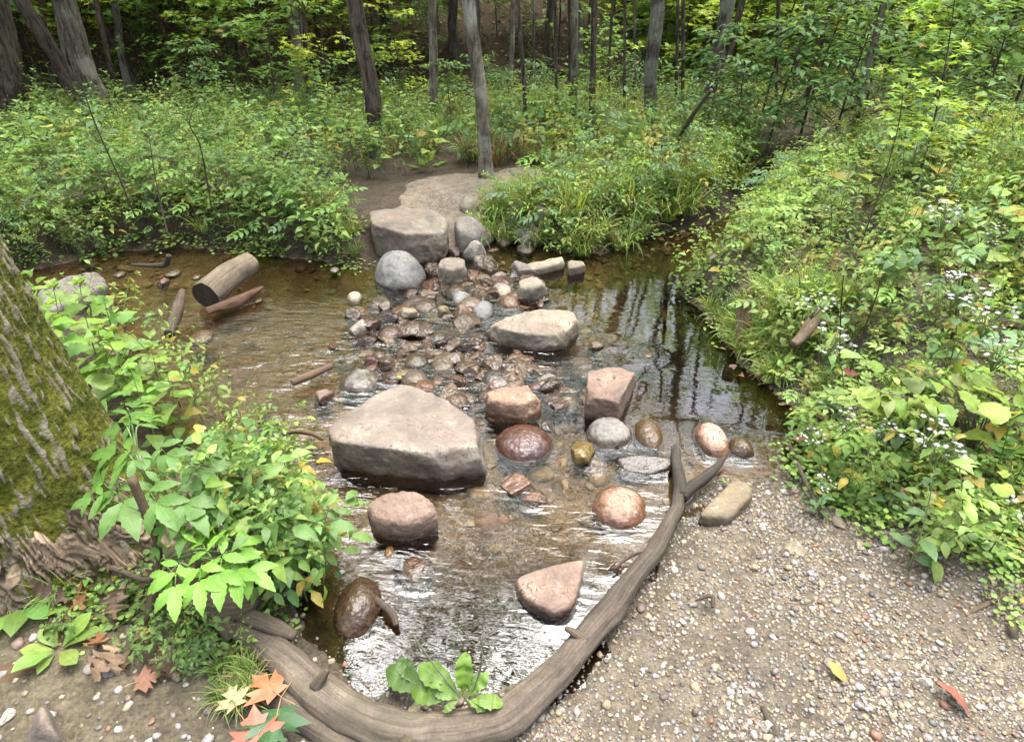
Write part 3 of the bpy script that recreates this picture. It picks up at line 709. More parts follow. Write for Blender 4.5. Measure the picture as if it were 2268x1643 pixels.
pc = P(1050, 800); dn = dn+.9*np.exp(-((x-pc[0])**2/.6+(y-pc[1])**2/1.2)); pr = P(1400, 720); dn = dn+.5*np.exp(-((x-pr[0])**2/.2+(y-pr[1])**2/.8))
dn = dn*np.where((x > .62) & (y < 2.9), .12, 1)*np.where(y < 1.75, .35, 1)
k = (s_ < -.02) & (rng.random(m) < dn*.42); x, y = x[k], y[k]
r = np.clip(rng.lognormal(math.log(.013), .55, len(x)), .004, .055)
BEDC = np.array([(.20, .15, .085), (.16, .115, .07), (.25, .195, .11), (.11, .085, .06), (.21, .12, .07), (.29, .24, .16), (.15, .135, .11)])
pebbles('streambed_gravel', x, y, hfun(x, y), r, BEDC[rng.choice(7, len(x))]*rng.uniform(.7, 1.2, (len(x), 1)), rng, flat=(.3, .6), nsub=3, ang=.16)
# ------------------------------------------------------------------ tubes, wood
def frames(Pt):
    T = np.gradient(Pt, axis=0); T /= np.linalg.norm(T, axis=1)[:, None]+1e-12
    u = np.cross(T[0], (0, 0, 1.0)); 
    if np.linalg.norm(u) < 1e-3: u = np.array([1.0, 0, 0])
    A, B = [], []
    for t in T:
        u = u-t*(u@t); u /= np.linalg.norm(u)+1e-12; A.append(u); B.append(np.cross(t, u))
    return np.array(A), np.array(B), T
def spline(pts, n):
    pts = np.asarray(pts, float); m = len(pts); t = np.linspace(0, m-1, n); out = []
    for q in t:
        i = min(int(q), m-2); f = q-i
        p0, p1, p2, p3 = pts[max(i-1, 0)], pts[i], pts[i+1], pts[min(i+2, m-1)]
        out.append(.5*((2*p1)+(-p0+p2)*f+(2*p0-5*p1+4*p2-p3)*f*f+(-p0+3*p1-3*p2+p3)*f**3))
    return np.array(out)
def tube(Pt, R, k=10, amp=0.0, fr=6.0, seed=0, cap=True, col=(1, 1, 1), flat=None, along=.25, ridge=0.0, nr=9):
    Pt = np.asarray(Pt, float); R = np.broadcast_to(np.asarray(R, float), (len(Pt),)).copy()
    if cap:
        e0 = Pt[0]-(Pt[1]-Pt[0])*.02; e1 = Pt[-1]+(Pt[-1]-Pt[-2])*.02
        Pt = np.concatenate([[e0], Pt, [e1]]); R = np.concatenate([[1e-4], R, [1e-4]])
    A, B, T = frames(Pt); n = len(Pt)
    s = np.concatenate([[0], np.cumsum(np.linalg.norm(np.diff(Pt, axis=0), axis=1))])
    th = np.linspace(0, 2*math.pi, k, endpoint=False)
    ct, st = np.cos(th)[None, :, None], np.sin(th)[None, :, None]
    D = A[:, None]*ct+B[:, None]*st
    rad = np.repeat(R[:, None], k, 1)
    if amp or ridge:
        q = np.stack([np.broadcast_to(np.cos(th)*fr*.35, (n, k)), np.broadcast_to(np.sin(th)*fr*.35, (n, k)), np.broadcast_to(s[:, None]*fr*along, (n, k))], -1).reshape(-1, 3)
        nn = fbm(q, 4, seed).reshape(n, k)
        rad = rad*(1+amp*nn)
        if ridge:
            q2 = q*np.array([nr/fr*3, nr/fr*3, 1.2]); rad = rad*(1+ridge*(np.abs(fbm(q2, 3, seed+5)).reshape(n, k)-.25))
    V = Pt[:, None]+D*rad[..., None]
    if flat is not None: V[..., 2] = Pt[:, None, 2]+(V[..., 2]-Pt[:, None, 2])*flat
    ii = np.arange(n*k).reshape(n, k); jj = np.roll(ii, -1, 1)
    F = np.stack([ii[:-1], jj[:-1], jj[1:], ii[1:]], -1).reshape(-1, 4)
    tt = np.abs(np.linspace(-1, 1, k, endpoint=False)); U = np.stack([np.broadcast_to(tt, (n, k)), np.broadcast_to(s[:, None], (n, k))], -1).reshape(-1, 2)
    return Geo(V.reshape(-1, 3), F, np.array(col, float), U)
def pxpath(pts, n=40):
    """(px, py, z, width in px) -> centre line and radii"""
    q = np.array([P(a, b, z) for a, b, z, w in pts]); r = np.array([.5*w*depth(P(a, b, z))/FPX for a, b, z, w in pts])
    s = spline(np.concatenate([q, r[:, None]], 1), n); return s[:, :3], np.abs(s[:, 3])
def wood(name, pts, label, cat, mat=None, k=12, n=24, amp=.22, fr=5, seed=0, flat=None, ridge=.12, col=(1, 1, 1), group=None):
    a, r = pxpath(pts, n)
    return thing(name, tube(a, r, k, amp, fr, seed, True, col, flat, .6, ridge), mat or WOOD, label, cat, group, org=a[n//2]*(1, 1, 0)+(0, 0, a[:, 2].min()))
def attach(root, name, g, mat, sm=True):
    o = link(name, mesh_of(name, g.xf(t=-np.array(root.location[:])), mat, sm), root); return o

# the curved, forked driftwood that dams the near pool
a, r = pxpath([(478, 1352, .05, 50), (525, 1388, .05, 56), (575, 1420, .045, 60), (640, 1472, .045, 80), (720, 1545, .04, 98), (810, 1598, .04, 106), (910, 1624, .04, 104), (1010, 1620, .045, 98), (1110, 1588, .05, 92), (1205, 1510, .055, 84), (1290, 1422, .055, 74), (1370, 1332, .055, 62),
               (1432, 1248, .05, 52), (1475, 1175, .05, 43), (1503, 1112, .05, 38), (1511, 1082, .05, 36)], 130)
kn = np.zeros(len(r))
for q_, a_ in ((22, .12), (47, .10), (71, .14), (92, .16), (109, .18)): kn += a_*np.exp(-((np.arange(len(r))-q_)/3.5)**2)
wv = fbm(np.stack([np.arange(len(r))*.12, a[:, 0]*0, a[:, 0]*0], 1), 3, 66)
a = a+np.stack([wv, -wv, np.abs(wv)*.3], 1)*.012; r = r*(1+kn+.10*fbm(np.stack([np.arange(len(r))*.2, a[:, 0]*0+3, a[:, 0]*0], 1), 3, 67))
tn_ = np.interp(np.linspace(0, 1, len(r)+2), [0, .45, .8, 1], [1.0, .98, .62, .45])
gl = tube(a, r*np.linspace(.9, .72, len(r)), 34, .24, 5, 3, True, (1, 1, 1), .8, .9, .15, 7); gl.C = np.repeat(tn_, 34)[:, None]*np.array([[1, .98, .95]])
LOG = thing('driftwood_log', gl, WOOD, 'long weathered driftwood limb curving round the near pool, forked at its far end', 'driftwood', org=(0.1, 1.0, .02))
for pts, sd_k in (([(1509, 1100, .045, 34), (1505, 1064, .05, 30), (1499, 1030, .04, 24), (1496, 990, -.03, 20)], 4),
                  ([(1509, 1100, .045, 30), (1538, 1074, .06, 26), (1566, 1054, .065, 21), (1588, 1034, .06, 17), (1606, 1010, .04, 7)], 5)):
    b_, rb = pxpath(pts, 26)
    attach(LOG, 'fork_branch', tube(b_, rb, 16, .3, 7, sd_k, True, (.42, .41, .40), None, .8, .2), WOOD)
for pts, sd_k in (([(905, 1640, .06, 34), (890, 1668, .10, 26), (884, 1690, .12, 16)], 14), ([(1296, 1418, .07, 26), (1268, 1398, .09, 18), (1252, 1390, .10, 10)], 15), ([(700, 1520, .07, 30), (716, 1496, .10, 20), (726, 1482, .115, 12)], 16)):
    b_, rb = pxpath(pts, 12)
    attach(LOG, 'broken_stub', tube(b_, rb, 12, .4, 8, sd_k, True, (.8, .76, .7), None, .8, .2), WOOD)
b_, rb = pxpath([(500, 1350, .07, 40), (555, 1366, .075, 44), (610, 1388, .07, 40), (652, 1408, .05, 26)], 22)
attach(LOG, 'broken_ledge', tube(b_, rb, 14, .3, 7, 6, True, (.95, .92, .86), .6, .5, .2), WOOD)
b_, rb = pxpath([(560, 1495, .02, 50), (640, 1562, .02, 60), (730, 1622, .02, 62), (830, 1668, .02, 60), (960, 1690, .02, 56)], 40)
attach(LOG, 'side_ridge', tube(b_, rb, 16, .2, 6, 7, True, (.8, .78, .74), .7, .5, .15), WOOD)
a, r = pxpath([(400, 1300, .10, 60), (450, 1322, .12, 70), (500, 1335, .12, 66), (545, 1330, .10, 50), (575, 1310, .06, 30)], 30)
g1 = tube(a, r, 18, .4, 8, 9, True, (.8, .72, .64), None, .6, .25)
a, r = pxpath([(470, 1345, .10, 46), (500, 1378, .08, 40), (515, 1412, .05, 28)], 18)
thing('gnarled_root', join([g1, tube(a, r, 14, .4, 8, 12, True, (.8, .72, .64), None, .6, .25)]), WOOD, 'gnarled twisted root joining the left end of the curved driftwood', 'root')

# cut log lying in the left stream
a = np.array([P(455, 655, .075), P(552, 583, .085)]); ax = a[1]-a[0]
pts = np.array([a[0]+ax*t+np.array([0, 0, .012*math.sin(t*3.1)]) for t in np.linspace(0, 1, 26)]); rr_ = np.interp(np.linspace(0, 1, 26), [0, .1, .6, 1], [.083, .085, .075, .068])
g = tube(pts, rr_, 30, .10, 6, 15, False, (1.5, 1.42, 1.28), None, .5, .12)
lg = thing('cut_log', g, WOOD, 'short sawn log with a dark end lying across the left stream', 'log', org=tuple(pts[13]*(1, 1, 0)))
for e, nm in ((0, 1), (-1, -1)):
    A, B, T = frames(pts); th_ = np.linspace(0, 2*math.pi, 26, endpoint=False); V = [pts[e]-T[e]*.004*nm]
    rings = []
    for f in (.985, .6, .25, .02):
        rings.append(pts[e][None]+(A[e][None]*np.cos(th_)[:, None]+B[e][None]*np.sin(th_)[:, None])*rr_[e]*f-T[e]*nm*(.003-.004*(1-f)+.0))
    V = np.concatenate(rings); ii = np.arange(4*26).reshape(4, 26); jj = np.roll(ii, -1, 1)
    attach(lg, 'sawn_end', Geo(V, np.stack([ii[:-1], jj[:-1], jj[1:], ii[1:]], -1).reshape(-1, 4), (1, 1, 1), V[:, :2]*3), DARKWOOD)
STK = 'sticks and branches along the stream'
wood('bark_strip', [(458, 690, .03, 26), (500, 675, .04, 32), (545, 656, .05, 28), (582, 636, .06, 10)], 'rotten reddish bark strip leaning beside the cut log', 'bark', DARKWOOD, 12, 26, .7, 10, 21, .5, .5, (1.35, .95, .75))
wood('dark_stick', [(374, 740, .02, 24), (385, 712, .05, 26), (396, 680, .09, 24), (404, 645, .12, 14)], 'dark wet branch stub standing in the shallows left of the cut log', 'stick', DARKWOOD, 10, 20, .25, 6, 22, col=(1.3, 1.25, 1.2), group=STK)
wood('dark_stick', [(646, 848, .035, 15), (690, 830, .04, 17), (736, 810, .045, 13)], 'short grey brown stick floating left of the smooth grey green rock', 'stick', DARKWOOD, 10, 16, .12, 5, 23, col=(1.9, 1.6, 1.4), group=STK)
wood('forked_stick', [(292, 586, .04, 7), (330, 588, .05, 10), (366, 586, .06, 14), (374, 566, .13, 10)], 'dark L-shaped stick lying in the far left stream', 'stick', DARKWOOD, 8, 20, .2, 5, 24, group=STK)
wood('bank_log', [(698, 520, .10, 16), (722, 526, .09, 19), (748, 532, .07, 15)], 'small brown log end on the muddy far bank', 'log', WOOD, 12, 16, .12, 5, 25, col=(.75, .65, .55))
wood('thin_branch', [(1742, 972, .02, 8), (1762, 1015, .04, 11), (1782, 1062, .05, 11), (1806, 1110, .06, 9), (1822, 1148, .05, 6)], 'thin black branch lying across the wet gravel beside the asters', 'branch', DARKWOOD, 8, 26, .3, 7, 26, group=STK)
wood('pale_stick', [(2290, 1272, .14, 13), (2235, 1310, .12, 14), (2180, 1340, .10, 12), (2128, 1364, .08, 8)], 'pale dry stick at the right edge of the gravel', 'stick', WOOD, 9, 24, .18, 6, 27, col=(1.1, 1, .85), group=STK)
wood('bent_root', [(2300, 1366, .10, 18), (2262, 1374, .12, 20), (2243, 1392, .11, 20), (2248, 1420, .08, 18), (2254, 1452, .04, 12)], 'pale bent root elbow at the right edge below the dry stick', 'root', WOOD, 10, 26, .2, 6, 28, col=(1.05, 1, .9))
wood('hollow_log_stub', [(1650, 668, .24, 28), (1647, 700, .16, 32), (1645, 730, .10, 31), (1640, 762, .04, 22)], 'dark broken log end with pale splintered tip poking out of the right bank', 'log', ROT, 14, 22, .3, 7, 29, col=(.75, .72, .68))
wood('pale_log', [(1812, 692, .34, 28), (1795, 722, .30, 30), (1775, 748, .26, 26), (1756, 764, .24, 20)], 'smooth tan log lying among the plants of the right bank', 'log', WOOD, 14, 20, .14, 5, 30, col=(1.15, 1.05, .9))
wood('twisted_twig', [(628, 962, .05, 9), (655, 955, .07, 11), (690, 960, .07, 11), (716, 974, .04, 7)], 'pale curved twig reaching from the near plants to the big flat slab', 'twig', WOOD, 8, 24, .3, 7, 31, col=(1.1, .95, .8), group=STK)
wood('grey_twig', [(214, 1246, .08, 17), (262, 1262, .09, 13), (318, 1284, .09, 14), (352, 1276, .10, 10)], 'grey forked twig resting against the base of the mossy trunk', 'twig', WOOD, 8, 24, .3, 7, 32, col=(1.2, 1.15, 1.1), group=STK)
wood('leaning_stick', [(296, 1424, .05, 15), (318, 1380, .09, 17), (340, 1310, .16, 17), (352, 1230, .24, 15), (330, 1150, .38, 18), (292, 1060, .52, 20)], 'tall split stick leaning on the mossy trunk behind the big compound leaves', 'stick', WOOD, 9, 30, .25, 7, 33, col=(.9, .75, .58), group=STK)
wood('wood_chip', [(210, 1392, .06, 10), (213, 1420, .07, 15), (212, 1446, .06, 11)], 'narrow upright wood chip left of the oak leaf pile end', 'chip', WOOD, 6, 10, .2, 6, 34, group=STK)
wood('wood_chip', [(285, 1385, .06, 16), (280, 1430, .06, 26), (272, 1470, .05, 22)], 'broad splintered wood chip below the dry oak leaves', 'chip', WOOD, 6, 12, .25, 7, 35, .5, group=STK)
wood('wood_chip', [(362, 1472, .04, 14), (382, 1492, .045, 18), (398, 1508, .04, 12)], 'short bark chip on the soil left of the grass tuft', 'chip', WOOD, 6, 12, .25, 7, 36, group=STK)
wood('mossy_wood', [(-40, 1500, .05, 52), (30, 1492, .06, 58), (95, 1484, .055, 46), (150, 1498, .035, 24)], 'crumbling reddish brown wood lump at the left edge of the soil', 'rotten wood', ROT, 20, 40, .8, 12, 37, .6, .5, (.75, .6, .46))
for q, lb in (([(1886, 1220, .06, 5), (1940, 1232, .07, 6), (1990, 1250, .07, 5)], 'dark fine twig on the mud near the asters'),
              ([(1540, 1330, .05, 4), (1575, 1320, .06, 9), (1578, 1345, .05, 7)], 'tiny black twig in the gravel near the olive slab'),
              ([(1690, 1565, .05, 14), (1706, 1600, .055, 18), (1718, 1630, .05, 12)], 'dark charcoal-like stick piece in the gravel'),
              ([(2060, 1256, .10, 5), (2110, 1272, .11, 6), (2165, 1290, .11, 4)], 'thin brown twig on the soil near the right plants'),
              ([(830, 1325, .03, 15), (868, 1358, .03, 18), (878, 1385, .02, 14)], 'dark waterlogged stick by the wet brown dome'),
              ([(1360, 1260, .03, 6), (1395, 1232, .03, 8), (1425, 1222, .05, 5)], 'fine twig caught against the driftwood')):
    wood('small_twig', q, lb, 'twig', DARKWOOD, 7, 14, .25, 7, len(lb), group=STK)
for q, lb in (([(905, 268, .30, 14), (925, 300, .22, 20), (948, 328, .16, 16)], 'dark crooked dead branch behind the path'),
              ([(1490, 330, .3, 9), (1530, 262, .7, 10), (1575, 200, 1.1, 8)], 'thin pale leaning deadfall pole right of the thick straight trunk')):
    wood('dead_branch', q, lb, 'branch', DARKWOOD if 'dark' in lb else WOOD, 9, 20, .3, 6, len(lb), group=STK)

for (x0, y0, x1, y1, w_, lb) in [(560, 190, 720, 168, 16, 'mossy dark log lying along the left slope'), (1180, 130, 1300, 190, 14, 'dark fallen trunk slanting down the leaf slope'), (1080, 150, 1160, 235, 10, 'thin fallen trunk on the brown leaf slope'), (830, 150, 940, 120, 14, 'dead log high on the slope behind the brown trunk'), (1330, 285, 1450, 292, 12, 'dark log on the ground at the thick straight trunk')]:
    A_, B_ = G(x0, y0), G(x1, y1); q_ = np.linspace(0, 1, 20)[:, None]; pt = A_+(B_-A_)*q_; pt[:, 2] = np.maximum(pt[:, 2], hfun(pt[:, 0], pt[:, 1])+.03)+.03
    thing('fallen_log', tube(pt, .5*w_*depth(A_)/FPX*np.linspace(1, .7, 20), 12, .3, 6, len(lb), True, (1.3, 1.15, 1.0), None, .6, .2), DARKWOOD, lb, 'log', 'fallen logs on the wooded slope', org=pt[0])
# ------------------------------------------------------------------ trees
def canopy(seed, n=1500, rx=2.3, rz=2.3, size=.17):
    rng = np.random.default_rng(seed); c = rng.normal(size=(26, 3)); c /= np.linalg.norm(c, axis=1)[:, None]; c *= rng.uniform(.35, 1, (26, 1))
    pt = c[rng.integers(0, 26, n)]+rng.normal(0, .17, (n, 3)); pt = pt*(rx, rx, rz)
    g = Geo([(-.5, 0, 0), (0, -.02, .05), (.5, 0, 0), (0, .9, -.05)], [(0, 1, 2, 3)], (1, 1, 1), [(0, .5), (.5, 0), (1, .5), (.5, 1)])
    d = rng.normal(size=(n, 3)); d[:, 2] -= .3; up = np.tile([0, 0, 1.0], (n, 1))+rng.normal(0, .5, (n, 3))
    M = rot(d, up)*rng.uniform(.7, 1.2, (n, 1, 1))*size*1.5
    col = np.array([.10, .20, .03])*rng.uniform(.6, 1.5, (n, 1))*np.array([1, 1, 1])
    return inst(g, M, pt, col)
def rot(d, up):
    d = d/(np.linalg.norm(d, axis=1)[:, None]+1e-9); s = np.cross(d, up); s /= np.linalg.norm(s, axis=1)[:, None]+1e-9; n = np.cross(s, d)
    return np.stack([s, d, n], -1)
CAN = [mesh_of('crown', canopy(50+i, 300 if i < 3 else 160), LEAFB) for i in range(4)]
TREES = [  # px x at the top edge, px base x, px base y, width, bark, label
 (-60, 28, 300, 92, 1, 'thick dark trunk at the left edge leaning left'), (-8, 70, 196, 17, 1, 'thin leaning trunk just right of the thick dark left trunk'),
 (16, 82, 165, 12, 1, 'slim dark stem farther back on the left'), (50, 188, 255, 30, 1, 'dark trunk leaning left through a tangle of stems'),
 (152, 246, 276, 42, 0, 'stout grey brown trunk leaning left above the left bank'), (205, 300, 190, 15, 1, 'slender trunk behind the stout leaning one'),
 (252, 288, 215, 15, 0, 'small straight trunk on the left slope'), (299, 318, 110, 8, 2, 'pale thin stem high on the left slope'), (378, 398, 135, 11, 1, 'thin dark pole left of the leafy gap'),
 (430, 424, 150, 8, 1, 'thin pole beside the leafy gap'), (655, 668, 205, 36, 2, 'broad pale grey trunk half hidden by shrubs'), (676, 687, 252, 11, 1, 'thin dark stem touching the broad pale trunk'),
 (789, 830, 345, 34, 1, 'brown trunk behind the left bank, bending left toward its top'), (853, 852, 130, 24, 1, 'dark trunk on the slope behind the brown bending one'),
 (963, 963, 300, 18, 2, 'straight lichen-spotted trunk left of the trail tree'), (1034, 1078, 395, 27, 2, 'pale leaning tree standing beside the dirt path'),
 (1058, 1063, 216, 11, 1, 'dark thin trunk right behind the pale path tree'), (1003, 1010, 138, 20, 1, 'dark upright trunk on the slope between two nearer trees'), (1140, 1127, 200, 11, 2, 'pale crooked stem on the leaf slope'),
 (1150, 1164, 311, 9, 1, 'thin pole just left of the leaf slope'), (1222, 1212, 160, 15, 1, 'grey trunk at the top of the leaf slope'), (1231, 1236, 307, 7, 1, 'very thin pole in front of the leaf slope'),
 (1261, 1261, 306, 8, 1, 'thin dark pole touching a thicker tan one'), (1274, 1269, 314, 14, 0, 'tan grey pole beside a thin dark one'), (1288, 1283, 156, 16, 0, 'grey trunk behind the pair of poles'),
 (1314, 1313, 314, 13, 1, 'straight dark trunk right of the pair of poles'), (1357, 1346, 252, 6, 1, 'hair-thin sapling pole left of the thick straight trunk'), (1385, 1382, 303, 6, 1, 'thin straight pole next to the thick straight trunk'),
 (1444, 1446, 294, 28, 0, 'thick straight grey trunk right of centre'), (1514, 1509, 307, 8, 1, 'thin tall pole right of the thick straight trunk'), (1500, 1496, 278, 7, 1, 'second thin pole hugging the tall one'),
 (1578, 1556, 190, 8, 1, 'thin stem leaning right in the bright gap'), (1622, 1560, 276, 26, 0, 'grey trunk leaning right at the stream bend'), (1650, 1582, 226, 14, 1, 'black trunk crossing behind the leaning grey one'),
 (1601, 1595, 260, 14, 2, 'short pale trunk beside the leaning grey one'), (1728, 1718, 260, 8, 1, 'thin dark stem in the right thicket'), (1851, 1768, 276, 12, 1, 'dark curved stem leaning right in the thicket'),
 (1920, 1890, 112, 22, 1, 'dark leaning trunk high in the right thicket'), (1974, 1920, 100, 20, 1, 'second dark trunk leaning right, forming a V'), (1952, 1884, 322, 14, 2, 'pale slanting pole in front of the right thicket'),
 (2180, 2096, 232, 18, 2, 'grey slanting trunk far right in the shrubs'), (25, 95, 205, 9, 1, 'wand-thin dark stem left of the tangled trunk'), (92, 136, 225, 8, 1, 'wand-thin stem touching the tangled dark trunk'), (118, 168, 240, 8, 0, 'thin grey stem between the tangled trunk and the stout one'), (215, 262, 232, 11, 1, 'dark pole hugging the stout leaning trunk'),
 (335, 348, 158, 7, 1, 'slim pole in the left leafy slope'), (520, 526, 150, 7, 1, 'slim dark pole in the middle of the left slope'), (1792, 1748, 240, 8, 1, 'bent slim stem in the right thicket'), (2010, 1962, 190, 10, 1, 'dark slanting pole high in the right thicket'), (1408, 1404, 210, 6, 0, 'faint grey pole left of the thick straight trunk'), (1180, 1184, 180, 6, 0, 'faint grey pole above the leaf slope'),
 (1700, 1690, 150, 14, 0, 'grey trunk far back behind the stream bend'), (560, 556, 120, 14, 1, 'dark trunk far back on the left slope'), (480, 470, 100, 10, 0, 'slim grey trunk far back on the left slope')]
def tree(i, tx, bx, by, w, bk, label, height=None):
    rng = np.random.default_rng(500+i); b = G(bx, by); d = ray(tx, 0); top = CAM+d*(b[1]/d[1])
    if top[2] < b[2]+.4: top = b+np.array([rng.normal(0, .06), 0, 1])
    dr = (top-b)/(top[2]-b[2]); dr[0] = np.clip(dr[0], -.55, .55)
    r0 = .5*w*depth(b)/FPX; H_ = height or float(np.clip(4+r0*70, 6.5, 13.5))
    zz = np.concatenate([[-.25, -.05, .06, .16, .3], np.linspace(.5, 2.6, 14), np.linspace(3.2, H_, 10)])
    wob = np.stack([fbm(np.stack([zz*.7, zz*0+i, zz*0], 1), 2, 77), fbm(np.stack([zz*.7, zz*0+i, zz*0+5], 1), 2, 78), zz*0], 1)*min(.10, r0*1.2)*smooth(0, .6, zz)[:, None]
    lean = np.where(zz < 2.5, zz, 2.5+(zz-2.5)*.55)
    pt = np.stack([dr[0]*lean, dr[1]*lean, zz], 1)+wob
    R = r0*(1+.55*np.exp(-np.clip(zz+.05, 0, None)/.14))*np.interp(zz, [0, 2.5, H_], [1, .9, .35])
    H_ = float(min(H_, max(3.3, (b[1]-1.2)*1.0-1.2)))
    root = empty('tree', tuple(b), label, 'tree', 'trees of the wood beyond the stream')
    k = 22 if w > 24 else (14 if w > 12 else 9)
    link('trunk', mesh_of('trunk', tube(pt, R, k, .16, 6, i, False, (1, 1, 1), None, 1.0, .22 if w > 12 else .1), BARKS[bk]), root)
    c = link('crown', CAN[i % 3 if r0 > .05 else 3], root); c.location = tuple(pt[-1]*(1, 1, .93)); s = np.clip(.45+r0*4, .5, 1.1)*(.7 if b[1] > 9.3 else 1); c.scale = (s, s, s); c.rotation_euler = (0, 0, rng.uniform(0, 6.28))
    if w > 12:
        for q in range(3):
            z0 = H_*rng.uniform(.6, .9); a0 = rng.uniform(0, 6.28); p0 = np.array([np.interp(z0, zz, pt[:, 0]), np.interp(z0, zz, pt[:, 1]), z0])
            e = p0+np.array([math.cos(a0), math.sin(a0), .9])*rng.uniform(1.0, 1.9)
            link('limb', mesh_of('limb', tube(spline([p0, (p0+e)/2-np.array([0, 0, .15]), e], 7), np.linspace(r0*.35, r0*.08, 7), 7), BARKS[bk]), root)
for i, t in enumerate(TREES): tree(i, *t)
# the big mossy trunk in the left foreground
def mat_mossbark():
    k = nodes('mossy_bark')
    uv = k.N('UVMap', uv_map='uv').outputs[0]; pos = k.N('NewGeometry').outputs['Position']
    at = k.N('SeparateColor'); k.L(k.N('Attribute', attribute_name='tint').outputs['Color'], at.inputs[0])
    ridge = at.outputs[0]; h01 = at.outputs[1]
    n1 = k.noise(70, 4, .65, pos); n2 = k.noise(7, 4, .6, pos); n3 = k.noise(24, 4, .6, pos)
    bark = k.mix(k.rmp(n3, .3, .7), (.10, .085, .055), (.25, .22, .165))
    moss = k.mix(k.rmp(n2, .3, .7), (.034, .044, .008), (.125, .125, .020))
    moss = k.mix(1, moss, k.mix(k.rmp(n1, .3, .7), (.4, .42, .4), (1.6, 1.6, 1.5)), 'MULTIPLY')
    amt = k.mth('ADD', k.mth('MULTIPLY', ridge, 1.25), k.mth('ADD', k.mth('MULTIPLY', k.mth('SUBTRACT', n2, .5), 1.3), k.mth('MULTIPLY', k.mth('SUBTRACT', n3, .5), .8)))
    f = k.rmp(k.mth('ADD', amt, k.mth('MULTIPLY', h01, .22)), .80, 1.12)
    c = k.mix(f, moss, bark)
    h = k.mth('ADD', k.mth('MULTIPLY', n1, .7), n3)
    return k.out(k.princ(c, .95, k.bump(h, .9, .018), .12))
bc = np.array([-1.60, 1.46, .06])
nz_, nk_ = 190, 260
zz = np.concatenate([np.linspace(-.2, 1.5, 150), np.linspace(1.56, 9, 40)]); th_ = np.linspace(0, 2*math.pi, nk_, endpoint=False)
Z, T_ = np.meshgrid(zz, th_, indexing='ij')
base_r = np.interp(zz, [-.2, 0, .12, .3, .6, 1.2, 9], [.48, .41, .355, .31, .275, .25, .13])[:, None]
q = np.stack([np.cos(T_)*2.2, np.sin(T_)*2.2, Z*.9], -1).reshape(-1, 3)
big = fbm(q*.6, 3, 5).reshape(Z.shape)
fur = fbm(np.stack([np.cos(T_)*11, np.sin(T_)*11, Z*3.2], -1).reshape(-1, 3)+.25*q[:, [1, 2, 0]], 3, 9).reshape(Z.shape)
fine = fbm(np.stack([np.cos(T_)*24, np.sin(T_)*24, Z*26], -1).reshape(-1, 3), 2, 13).reshape(Z.shape)
fur2 = fbm(np.stack([np.cos(T_)*19, np.sin(T_)*19, Z*7], -1).reshape(-1, 3)+.4*q[:, [2, 0, 1]], 3, 19).reshape(Z.shape)
rid = np.maximum(1-np.clip(np.abs(fur)*5.5, 0, 1), .85*(1-np.clip(np.abs(fur2)*5, 0, 1)))*(.7+.6*smooth(-.3, .3, fine))          # narrow crests
lobe = .07*np.exp(-np.clip(Z, 0, None)/.22)*(np.cos(3*(T_-.1))+.4*np.cos(5*T_+1))
RD = base_r*(1+.05*big+lobe)+.007*rid+.008*fine
cx_ = bc[0]-.06*np.clip(zz, 0, 3); cy_ = bc[1]+.03*zz
V = np.stack([cx_[:, None]+np.cos(T_)*RD, cy_[:, None]+np.sin(T_)*RD, bc[2]+Z], -1).reshape(-1, 3)
ii = np.arange(nz_*nk_).reshape(nz_, nk_); jj = np.roll(ii, -1, 1); F = np.stack([ii[:-1], jj[:-1], jj[1:], ii[1:]], -1).reshape(-1, 4)
C_ = np.stack([rid, smooth(.35, 1.1, Z)+.5*smooth(math.pi*.6, math.pi*1.0, np.abs(T_-math.pi/2)), Z*0], -1).reshape(-1, 3)
MT = empty('mossy_tree', tuple(bc), 'big moss covered trunk with rotten base in the left foreground', 'tree')
attach(MT, 'trunk', Geo(V, F, C_, np.stack([T_, Z], -1).reshape(-1, 2)), mat_mossbark())
crn = link('crown', CAN[0], MT); crn.location = (-2.6, -1.2, 8.5); crn.scale = (1.2, 1.2, 1.1)
# decayed hollow at its foot, facing the viewer
nt_, nh_ = 200, 130
TT, HH = np.meshgrid(np.radians(np.linspace(-118, 12, nt_)), np.linspace(-.10, .36, nh_), indexing='ij')
tt, hh = TT.ravel(), HH.ravel()
br = np.interp(hh, zz, base_r[:, 0]); lb = 1+.07*np.exp(-np.clip(hh, 0, None)/.22)*(np.cos(3*(tt-.1))+.4*np.cos(5*tt+1))
top_edge = .26+.10*fbm(np.stack([tt*4, tt*0, tt*0], 1), 4, 3)-.10*smooth(-.9, .2, tt)+.05*np.abs(fbm(np.stack([tt*14, tt*0, tt*0], 1), 2, 4))
ins = np.minimum(np.minimum(smooth(0, .06, top_edge-hh), smooth(math.radians(-116), math.radians(-108), tt)), smooth(math.radians(10), math.radians(0), tt))
tw_ = tt+hh*.55+.25*fbm(np.stack([tt*4, hh*5, tt*0], 1), 3, 12); fib = fbm(np.stack([tw_*44, tt*0, hh*5], 1), 4, 6); chunk = fbm(np.stack([tw_*7, tt*0, hh*9], 1), 3, 16)
rd = br*lb+(.040*ins-.032)+.016*fib*ins+.020*np.floor(chunk*3.5)/3.5*ins
V = np.stack([bc[0]-.06*np.clip(hh, 0, 3)+np.cos(tt)*rd, bc[1]+.03*hh+np.sin(tt)*rd, bc[2]+hh], -1)
q = np.arange(nt_*nh_).reshape(nt_, nh_); F = np.stack([q[:-1, :-1], q[1:, :-1], q[1:, 1:], q[:-1, 1:]], -1).reshape(-1, 4)
attach(MT, 'decayed_wood', Geo(V, F, np.clip(np.stack([.85+fib*1.5+chunk*.7]*3, 1), .3, 1.8), np.stack([tt*.35, hh*.8], 1)), ROT)
